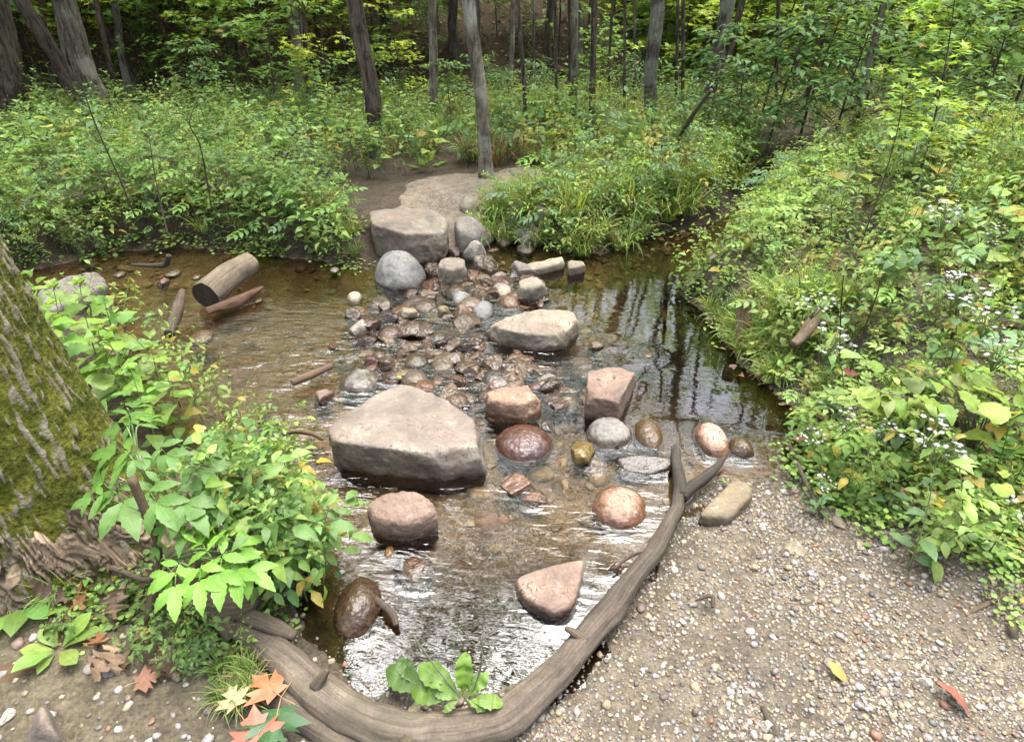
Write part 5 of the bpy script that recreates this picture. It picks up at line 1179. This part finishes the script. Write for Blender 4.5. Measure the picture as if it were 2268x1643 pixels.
HL = [(490, 1180, 483, 1105, .33, 1), (504, 1222, 584, 1186, .34, 1), (490, 1243, 481, 1330, .34, 1), (521, 1243, 523, 1325, .33, 1), (534, 1251, 597, 1294, .32, 1), (443, 1266, 441, 1343, .34, 1), (389, 1276, 384, 1356, .33, 1), (389, 1255, 332, 1306, .33, 1),
      (382, 1171, 334, 1178, .36, .85), (411, 1180, 470, 1160, .37, .9), (336, 1095, 376, 1156, .43, .62), (397, 1095, 449, 1162, .42, .62), (263, 1091, 296, 1168, .43, .65), (220, 1098, 158, 1120, .44, .65), (240, 1080, 200, 1040, .45, .68), (302, 1007, 286, 1052, .48, .62), (277, 999, 200, 1006, .49, .66), (359, 995, 394, 1036, .48, .6), (428, 1032, 480, 1074, .45, .58),
      (414, 990, 490, 1020, .47, .6), (288, 913, 319, 878, .53, .6), (313, 938, 360, 914, .52, .62), (281, 945, 224, 962, .51, .64), (330, 1040, 400, 1020, .46, .6), (450, 1110, 520, 1120, .40, .7), (360, 1210, 330, 1235, .30, .8), (455, 1215, 430, 1170, .36, .95)]
def hero_cluster(bx, by, tx, ty, z, k, i):
    a = P(bx, by, z); b = P(tx, ty, z-.015); d = b-a; r_ = np.random.default_rng(i)
    c_ = np.array([.165, .36, .042])*k+np.array([.0, .0, .03])*(1-k)
    return lv(r_, CLU, a[None], d[None], np.linalg.norm(d)*1.12, c_[None]*r_.uniform(.88, 1.1), .10, (r_.normal(0, .15), -.4, 1))
EL = empty('compound_leaved_shrub', tuple(at(365, 1340)), 'elder-like plant with big pale compound leaves in front of the mossy trunk', 'plant', NL)
attach(EL, 'foliage', join([hero_cluster(*q, i) for i, q in enumerate(HL)]), LEAF)
attach(EL, 'stem', join([tube(spline(sp_, 20), np.linspace(.006, .003, 20), 7, cap=False, col=(.14, .2, .07))]+[tube(spline([sp_[np.argmin(np.linalg.norm(sp_-(P(q[0], q[1], q[4])+np.array([0, 0, -.10])), axis=1))], (sp_[np.argmin(np.linalg.norm(sp_-(P(q[0], q[1], q[4])+np.array([0, 0, -.10])), axis=1))]+P(q[0], q[1], q[4]))/2+np.array([0, 0, .03]), P(q[0], q[1], q[4])], 8), np.linspace(.0028, .0016, 8), 5, cap=False, col=(.14, .24, .06)) for q in HL]), STEM)
# plantain on the driftwood
def flat_leaves(root, specs, T, c):
    attach(root, 'foliage', join([lv(np.random.default_rng(i), T, P(*a)[None], (P(*b)-P(*a))[None], np.linalg.norm(P(*b)-P(*a))*.84, np.array([cc])*.85, .12, (0, -.3, 1)) for i, (a, b, cc) in enumerate(specs)]), LEAF)
BRD = [leaf('spoon', 14, .8, .2, .07, .35, i) for i in range(3)]
PLT = empty('plantain', tuple(P(1035, 1548, .09)), 'broad leaved plantain growing between the driftwood and the pool', 'plant', NL)
flat_leaves(PLT, [((1020, 1540, .10), (905, 1450, .16), (.13, .26, .03)), ((1025, 1540, .10), (1030, 1432, .22), (.16, .31, .03)), ((1030, 1545, .10), (1090, 1478, .16), (.14, .28, .03)), ((1020, 1548, .1), (940, 1515, .13), (.14, .27, .04)), ((1040, 1550, .1), (1130, 1555, .12), (.17, .3, .04)),
                  ((1010, 1545, .1), (880, 1525, .10), (.12, .23, .03)), ((1035, 1550, .1), (1085, 1575, .1), (.15, .29, .04)), ((1015, 1550, .10), (975, 1580, .10), (.15, .27, .04)), ((960, 1530, .06), (820, 1470, .08), (.09, .18, .03)), ((930, 1520, .06), (870, 1440, .09), (.08, .16, .03))], BRD, None)
attach(PLT, 'seed_spike', join([tube(spline([P(1040, 1545, .1), P(1062, 1490, .16), P(1068, 1440, .22), P(1066, 1412, .25)], 12), np.linspace(.0018, .0028, 12), 6, col=(.07, .085, .04)), tube(spline([P(1020, 1545, .1), P(960, 1470, .16), P(915, 1405, .22)], 12), np.linspace(.0018, .0025, 12), 6, col=(.08, .10, .05))]), STEM)
for (px, py, s, v, lb) in [(60, 1340, .85, 0, 'low pale leafy plant at the left edge near the oak leaves'), (130, 1440, .7, 1, 'hole-eaten round leaved plant on the soil at left'), (160, 1340, .5, 1, 'small sprig left of the oak leaf pile')]:
    plant('rosette', v, at(px, py), s, rng.uniform(0, 6), lb, NL, RAWN['rosette'])
for i, (px, py, s, v) in enumerate([(330, 1440, .3, 0), (400, 1430, .32, 1), (445, 1400, .35, 0), (470, 1450, .3, 1), (390, 1470, .28, 0), (540, 1440, .22, 2), (360, 1395, .3, 1), (160, 1400, .25, 0), (20, 1180, .4, 2), (430, 1490, .24, 1)]):
    plant('trifoliate', v, at(px, py), s, rng.uniform(0, 6), 'tiny bright seedling on the soil under the big compound leaves', NL, 'seedling')
RB = 'plants on the flowering right bank'
AST = [(1868, 985, .62, 0, 'white aster overhanging the mud where the gravel meets the plants'), (1850, 1040, .5, 1, 'small white aster nearest the dark pool'), (1995, 950, .75, 2, 'white aster left of a wider pair of flower heads'), (2035, 985, .7, 1, 'short white aster under the yellow leaves'),
       (2125, 1045, .9, 1, 'white aster with the fullest flower head near the gravel'), (2165, 1062, .8, 2, 'white aster touching the fullest one'), (2075, 768, 1.1, 1, 'tall white aster above the yellow leaves'), (2130, 750, 1.05, 0, 'second tall white aster above the yellow leaves'), (1908, 705, 1.0, 0, 'white aster by the tan log'), (2240, 1010, .95, 2, 'white aster at the right edge below the yellow leaves'),
       (1940, 598, 1.1, 2, 'tall white aster behind the tan log'), (2100, 612, 1.1, 0, 'tall white aster far back under the right edge shrubs'), (2205, 605, 1.15, 1, 'tall white aster right of another far back'), (2010, 540, 1.1, 2, 'white aster far back in the middle of the right bank'), (1880, 800, .7, 1, 'low white aster below the tan log'), (2262, 800, 1.0, 0, 'white aster at the right edge behind the yellow leaves')]
for i, (px, py, s, v, lb) in enumerate(AST):
    g_ = .2
    for _ in range(4): w_ = P(px, py, g_+.45*s); g_ = hz(w_[0], w_[1])
    plant('aster', v, (float(w_[0]), float(w_[1]), g_-.01), s, rng.uniform(0, 6), lb, RB, RAWN['aster'], tilt=(rng.normal(0, .04), rng.normal(0, .04)))
YH = empty('yellow_leaved_shrub', tuple(at(2150, 1010)), 'shrub with big yellow-green hole-eaten leaves on the right bank', 'shrub', RB)
yr = np.random.default_rng(3); yb = P(2120, 900, .42); n = 38
yp = np.array([P(yr.uniform(1920, 2260), 0, .4)*0+P(a_, b_, .46+.08*yr.random()) for a_, b_ in zip(yr.uniform(1900, 2290, n), yr.uniform(790, 905, n))]); yd = np.stack([yr.normal(.2, .7, n), yr.normal(-.7, .5, n), yr.normal(-.1, .15, n)], 1)
attach(YH, 'foliage', lv(yr, [leaf('round', 12, .5, .1, .05, .12, 1), leaf('heart', 12, .8, .15, .08, .12, 2), leaf('ovate', 12, .9, .15, .10, .1, 3)], yp, yd, yr.uniform(.055, .095, n), tone(yr, (.17, .265, .035), n, .3, 0), .3), LEAF)
b0 = np.array(YH.location[:]); attach(YH, 'stem', join([tube(spline([b0, (b0*2+q)/3+(0, 0, .12), q], 6), np.linspace(.003, .001, 6), 4, cap=False, col=(.12, .09, .06)) for q in yp[::2]]), STEM)
DSK = 'dry stalks above the plants'
for i, (q, lb) in enumerate([([(300, 480, .3), (262, 390, .62), (205, 260, 1.02), (165, 130, 1.32), (140, 60, 1.5)], 'tall bare tan stalk leaning left over the left bank'), ([(470, 470, .3), (445, 330, .78), (420, 275, .98), (440, 215, 1.2)], 'dry seed stalk bent right at its top behind the left bank'), ([(372, 520, .3), (345, 400, .62), (330, 300, .9)], 'brown dead stalk among the left bank nettles'),
        ([(1880, 830, .3), (1910, 740, .55), (1940, 660, .8), (1950, 620, .9)], 'dark dead stalk standing in the right bank plants'), ([(1860, 800, .3), (1862, 700, .6), (1868, 610, .85)], 'thin brown stalk beside the dark dead one'), ([(2110, 750, .4), (2125, 660, .62), (2140, 590, .8)], 'thick dark broken stalk under the broad leaves at right'),
        ([(1900, 560, .4), (1950, 420, .8), (1985, 300, 1.15), (2000, 210, 1.4)], 'thin green flower stalk rising above the right bank'), ([(2010, 540, .4), (2060, 430, .75), (2090, 350, 1.0)], 'slim leaning green stalk over the right bank')]):
    pt = spline([P(*a) for a in q], 24); thing('dry_stalk', tube(pt, np.linspace(.005 if i < 3 else (.010 if i == 5 else .0032), .0015, 24), 6, .3, 9, i), WOOD if i < 3 or i > 5 else DARKWOOD, lb, 'stalk', DSK, org=pt[0])

# ------------------------------------------------------------------ fallen leaves
def fallen(T, px, py, z, size, ang, colr, label, name='fallen_leaf', tilt=.12, group='fallen leaves on the ground', stalk=True):
    r_ = np.random.default_rng(int(px*7+py)); p = P(px, py, z); d = np.array([[math.cos(ang), math.sin(ang), r_.normal(0, tilt)]])
    g = lv(r_, T, p[None], d, size*(.75 if name == 'fallen_leaf' and stalk else 1), np.array([colr])*(.42 if name == 'oak_leaf' else .62), tilt)
    o = thing(name, g, DEAD, label, 'leaf', group, org=p)
    if stalk:
        b = p-d[0]*size*.42+np.array([0, 0, .006]); b2 = b-d[0]*size*.15+np.array([size*.1, 0, .0])
        attach(o, 'leaf_stalk', tube(np.array([p+d[0]*size*.1+(0, 0, .003), p-d[0]*size*.2+(0, 0, .004), p-d[0]*size*.5+(size*.1, 0, .002)]), [.0014, .0011, .0012], 4, col=(.3, .2, .08)), STEM)
    return o
fallen(maple(.1, 1), 612, 1535, .075, .125, 2.6, (.60, .17, .06), 'orange maple leaf lying on the soil left of the driftwood', tilt=.2)
fallen(maple(.1, 2), 617, 1570, .085, .16, -1.45, (.035, .115, .028), 'dark green maple leaf overlapping the orange one')
fallen(maple(.1, 3), 566, 1665, .085, .15, 1.9, (.62, .15, .08), 'red orange maple leaf cut off by the bottom edge')
fallen(maple(.2, 4), 522, 1562, .075, .095, 2.2, (.42, .38, .17), 'pale yellow maple leaf on the soil beside the orange one')
fallen(maple(.3, 5), 300, 1512, .07, .09, .5, (.28, .15, .08), 'faded pinkish brown leaf on the soil')
OAK = [leaf('oak', 22, d, .35, 0, .35, i, t_) for i, (d, t_) in enumerate(((2.2, .9), (-1.6, .6), (2.8, -1.0), (1.2, 1.3)))]
r_ = np.random.default_rng(17)
for i, (px, py, an, c_) in enumerate([(185, 1350, 2.4, (.40, .20, .07)), (215, 1400, -.9, (.35, .16, .05)), (262, 1420, -1.2, (.44, .31, .16)), (255, 1370, 1.9, (.42, .30, .15)), (300, 1390, -.6, (.40, .27, .13)), (285, 1440, -1.6, (.34, .22, .11)), (200, 1300, 1.2, (.20, .12, .07)),
        (230, 1330, .3, (.46, .36, .21)), (165, 1375, 3.6, (.18, .11, .075)), (310, 1300, .9, (.24, .11, .07)), (240, 1440, -1.4, (.36, .25, .13)), (150, 1330, 2.9, (.22, .14, .09)), (330, 1345, .2, (.34, .17, .06)), (140, 1290, 1.7, (.16, .09, .06)), (355, 1440, -.8, (.2, .11, .07))]):
    p = G(px, py); adj = ['curled', 'folded', 'twisted', 'flat', 'cupped'][i % 5]; tn = 'orange brown' if c_[0] > .33 and c_[1] < .22 else ('pale tan' if c_[1] > .24 else 'dark brown')
    where = ['at the top', 'at the left side', 'in the middle', 'at the foot'][0 if py < 1335 else (1 if px < 200 else (3 if py > 1425 else 2))]
    o = fallen(OAK, px, py, p[2]+.03, .115*r_.uniform(.75, 1.15), an, c_, f'{adj} {tn} dry oak leaf {where} of the pile', 'oak_leaf', .5, 'dry oak leaves piled under the mossy trunk', False)
for px, py, s, c_, lb in [(2075, 1512, .10, (.28, .11, .06), 'red brown dead leaf at the right edge of the gravel'), (1835, 1140+325, .07, (.42, .30, .06), 'yellow curled leaf on the gravel'), (1756, 973, .06, (.36, .12, .07), 'small rust leaf on the thin black branch'), (1600, 1060, .035, (.2, .38, .04), 'tiny bright green leaf on the driftwood fork'),
        (435, 940, .07, (.55, .48, .05), 'bright yellow leaf among the near left plants'), (427, 815, .07, (.5, .45, .05), 'yellow leaf hanging over the shallows'), (2216, 905, .08, (.55, .16, .15), 'pink red leaf among the right bank plants'), (1868, 820, .06, (.35, .12, .08), 'rusty red leaf low in the right bank plants'), (880, 833, .04, (.6, .5, .04), 'small yellow leaf stuck on the wet red brown stone')]:
    zz_ = .32 if 'plants' in lb or 'hanging' in lb else max(G(px, py)[2], 0)+.03
    fallen(O3 if 'tiny' not in lb else MPS, px, py, zz_+(.08 if 'stone' in lb else 0), s, -.9, c_, lb, tilt=.4, stalk=False)
n = 9000; x = r_.uniform(-8, 8, n); y = r_.uniform(7.8, 13.5, n); z = hfun(x, y); a = r_.uniform(0, 6.28, n)
x2 = r_.uniform(1.0, 4, 700); y2 = r_.uniform(1.3, 4, 700); s2 = sdist(polyw(ZONES['right'][0], .12), x2, y2) < 0; x2, y2 = x2[s2], y2[s2]
x = np.concatenate([x, x2]); y = np.concatenate([y, y2]); z = np.concatenate([z, hfun(x2, y2)]); a = r_.uniform(0, 6.28, len(x)); n = len(x)
pal = np.array([(.16, .09, .05), (.22, .13, .07), (.11, .07, .045), (.28, .19, .11)])
tag(put('leaf_litter', lv(r_, [leaf('ovate', 3, d, .3, 0, .3, i) for i, d in enumerate((1, -1, .3))], np.stack([x, y, z+.02], 1), np.stack([np.cos(a), np.sin(a), r_.normal(0, .3, n)], 1), r_.uniform(.045, .085, n), pal[r_.integers(0, 4, n)]*r_.uniform(.7, 1.2, (n, 1)), .6), DEAD), kind='stuff')

# ------------------------------------------------------------------ saplings and shrubs of the wood
def sapling(seed, h, base, n_spray=16, T=None, L=.10, dens=16, yellow=.03, rad=.75):
    rng = np.random.default_rng(seed); t = np.linspace(0, 1, 10); la = rng.uniform(0, 6.28)
    pt = np.stack([.12*h*t*t*math.cos(la), .12*h*t*t*math.sin(la), h*t-.05], 1)
    br, pos, dr = [], [], []
    for i in range(n_spray):
        q = rng.uniform(.22, 1); a = rng.uniform(0, 6.28); l_ = rad*(1.15-.7*q)*rng.uniform(.6, 1.15); b = np.array([np.interp(q, t, pt[:, k]) for k in range(3)])
        e = b+np.array([math.cos(a)*l_, math.sin(a)*l_, l_*rng.uniform(.0, .35)]); mid = (b+e)/2+np.array([0, 0, .1*l_]); c = spline([b, mid, e], 6)
        br.append(tube(c, np.linspace(.006, .002, 6), 4, cap=False))
        m = int(dens*rng.uniform(.7, 1.3)); f = rng.uniform(.2, 1.05, m); ctr = b+(e-b)*f[:, None]+np.array([0, 0, .1*l_])*np.sin(np.clip(f, 0, 1)*3.14)[:, None]
        sd = rng.normal(0, .16*l_+.03, m); per = np.array([-math.sin(a), math.cos(a), 0]); ctr = ctr+per*sd[:, None]+rng.normal(0, .025, (m, 3))
        dd = np.array([math.cos(a), math.sin(a), -.15])+per*np.sign(sd)[:, None]*.7+rng.normal(0, .25, (m, 3)); pos.append(ctr); dr.append(dd)
    pos = np.concatenate(pos); dr = np.concatenate(dr); n = len(pos)
    return {'trunk': join([tube(pt, np.linspace(.014, .004, 10), 6, cap=False)]+br), 'crown': lv(rng, T or MPS, pos, dr, L*rng.uniform(.7, 1.25, n), tone(rng, base, n, .3, yellow), .3)}
SAP = [sapling(300, 2.2, (.25, .40, .045), 20), sapling(301, 1.7, (.15, .29, .045), 20), sapling(302, 2.6, (.36, .48, .04), 22), sapling(303, 1.4, (.10, .21, .05), 20, O3, .10, 20), sapling(304, 2.0, (.18, .33, .06), 20, O3, .11), sapling(305, 1.1, (.105, .22, .055), 22, O3, .075, 22, rad=.9)]
SMESH = [{'trunk': mesh_of('trunk', g['trunk'], BARKS[1]), 'crown': mesh_of('crown', g['crown'], LEAFB)} for g in SAP]
SLOOK = ['slender maple sapling with layered light green leaves', 'small green maple sapling', 'yellow-green maple sapling lit from behind', 'dense dark leafed shrub', 'leafy green shrub with oval leaves', 'low spreading dark shrub']
rng = np.random.default_rng(77); spots = []
def sap(v, p, s, where, label=None):
    root = empty('sapling' if v < 3 else 'shrub', tuple(p), label or SLOOK[v]+' '+where, 'sapling' if v < 3 else 'shrub', 'saplings and shrubs of the wood'); root.rotation_euler = (0, 0, rng.uniform(0, 6.28)); root.scale = (s, s, s)
    for k in ('trunk', 'crown'): link(k, SMESH[v][k], root)
for (px, py, v, s) in [(620, 275, 1, .8), (690, 262, 4, .9), (560, 245, 1, .85), (740, 290, 2, .62), (900, 262, 2, .6), (880, 215, 0, .6), (440, 225, 0, .7), (520, 180, 0, .9), (470, 270, 3, .6), (600, 190, 2, .8), (400, 190, 1, .8), (720, 180, 0, .9), (780, 200, 2, .75), (330, 200, 1, .8), (280, 160, 2, 1.0), (120, 190, 0, 1.), (40, 150, 2, 1.1), (180, 150, 2, 1.1), (360, 130, 0, 1.0), (640, 130, 2, 1.0)]:
    sap(v, G(px, py), s*rng.uniform(.85, 1.1), 'on the left slope')
for (px, py, v, s) in [(830, 280, 4, .55), (1000, 290, 3, .6), (1120, 290, 3, .5), (1060, 240, 5, .6), (1180, 250, 5, .6), (1290, 250, 1, .5), (1340, 230, 1, .6), (1400, 260, 5, .6), (960, 180, 4, .7), (1220, 90, 0, .8), (1100, 80, 1, .7), (1350, 120, 2, .9), (1010, 110, 0, .7)]:
    sap(v, G(px, py), s*rng.uniform(.85, 1.1), 'among the central trunks')
for (px, py, v, s) in [(1620, 330, 5, .75), (1560, 310, 3, .7), (1700, 330, 3, .8), (1680, 290, 4, .9), (1770, 310, 3, .9), (1840, 330, 5, .9), (1900, 300, 3, 1.0), (1960, 330, 4, .8), (2020, 340, 1, .75), (2080, 300, 3, 1.0), (2140, 340, 5, 1.0), (2210, 330, 4, 1.0), (2280, 330, 3, 1.1), (1740, 220, 0, .9), (1650, 210, 2, .9), (1500, 220, 2, .9), (1560, 170, 0, 1.1), (1820, 210, 1, 1.0), (1880, 230, 4, 1.1), (1980, 230, 1, 1.0), (2060, 220, 0, 1.), (2150, 230, 4, 1.2), (2240, 220, 1, 1.2), (2330, 260, 2, 1.2), (1460, 150, 2, 1.1), (1700, 130, 2, 1.3), (1850, 120, 2, 1.3), (2000, 120, 0, 1.3), (2180, 120, 2, 1.3), (2300, 150, 0, 1.3)]:
    sap(v, G(px, py), s*rng.uniform(.85, 1.1), 'in the thicket right of the stream bend')
for q in range(100):
    x_ = rng.uniform(-8.5, 9.5); 
    if -1.2 < x_ < 1.8 and rng.random() < .6: continue
    y_ = float(np.interp(x_, [-8, -5, -2, .3, 1.2, 2.2, 3.5, 6, 12], [7.6, 8.6, 9.4, 9.8, 10, 9.6, 9.6, 9.6, 9.6]))+rng.gamma(1.5, 1.1)
    sap(int(rng.choice([0, 1, 2, 4], p=[.3, .25, .3, .15])), np.array([x_, y_, hz(x_, y_)]), rng.uniform(.7, 1.3), 'deep in the wood')
sap(0, np.array(at(2010, 470)), .55, '', 'pale young sapling standing above the right bank in front of the thicket')
sap(4, np.array(at(2330, 560)), .75, '', 'leafy shrub cut off by the right edge above the flowers')
sap(4, np.array(at(2290, 470)), .85, '', 'tall yellow-green shrub at the right edge below the thicket')
# the far wood, one mass of leaves up the slope and along the valley
n = 90000; x = rng.uniform(-15, 17, n); y = np.interp(x, [-15, -8, -3, 0, 1.5, 4, 17], [8.3, 9.2, 11.2, 12.2, 12.4, 11.5, 11])+rng.gamma(1.5, 1.9, n)
zg = hfun(x, y, False); z = zg+np.where(rng.random(n) < .82, rng.uniform(0, 2.3, n), rng.uniform(2, 7, n))
cl = fbm(np.stack([x*.55, y*.4, z*.6], 1), 3, 91); k = cl > -.02-.6*smooth(1.0, 2.6, np.abs(x-.3)); x, y, z, cl = x[k], y[k], z[k], cl[k]; n = len(x)
d = rng.normal(size=(n, 3)); d[:, 2] -= .4; d[:, 1] -= .3
g1 = leaf('ovate', 1, .3, .2); g1 = Geo([(-.4, .3, 0), (0, 0, .03), (.4, .3, 0), (0, 1, -.05)], [(0, 1, 2, 3)], (1, 1, 1), [(.3, .5), (.5, 0), (.7, .5), (.5, 1)])
br_ = fbm(np.stack([x*.35, y*.3, z*.5], 1), 2, 95)
cc = np.array([.27, .44, .055])*rng.uniform(.6, 1.4, (n, 1))+np.clip(br_, 0, 1)[:, None]*np.array([.22, .2, .0])
tag(put('far_wood', inst(g1, rot(d, np.tile([0, 0, 1.0], (n, 1))+rng.normal(0, .6, (n, 3)))*rng.uniform(.15, .29, (n, 1, 1)), np.stack([x, y, z], 1), cc), LEAFB), kind='stuff')
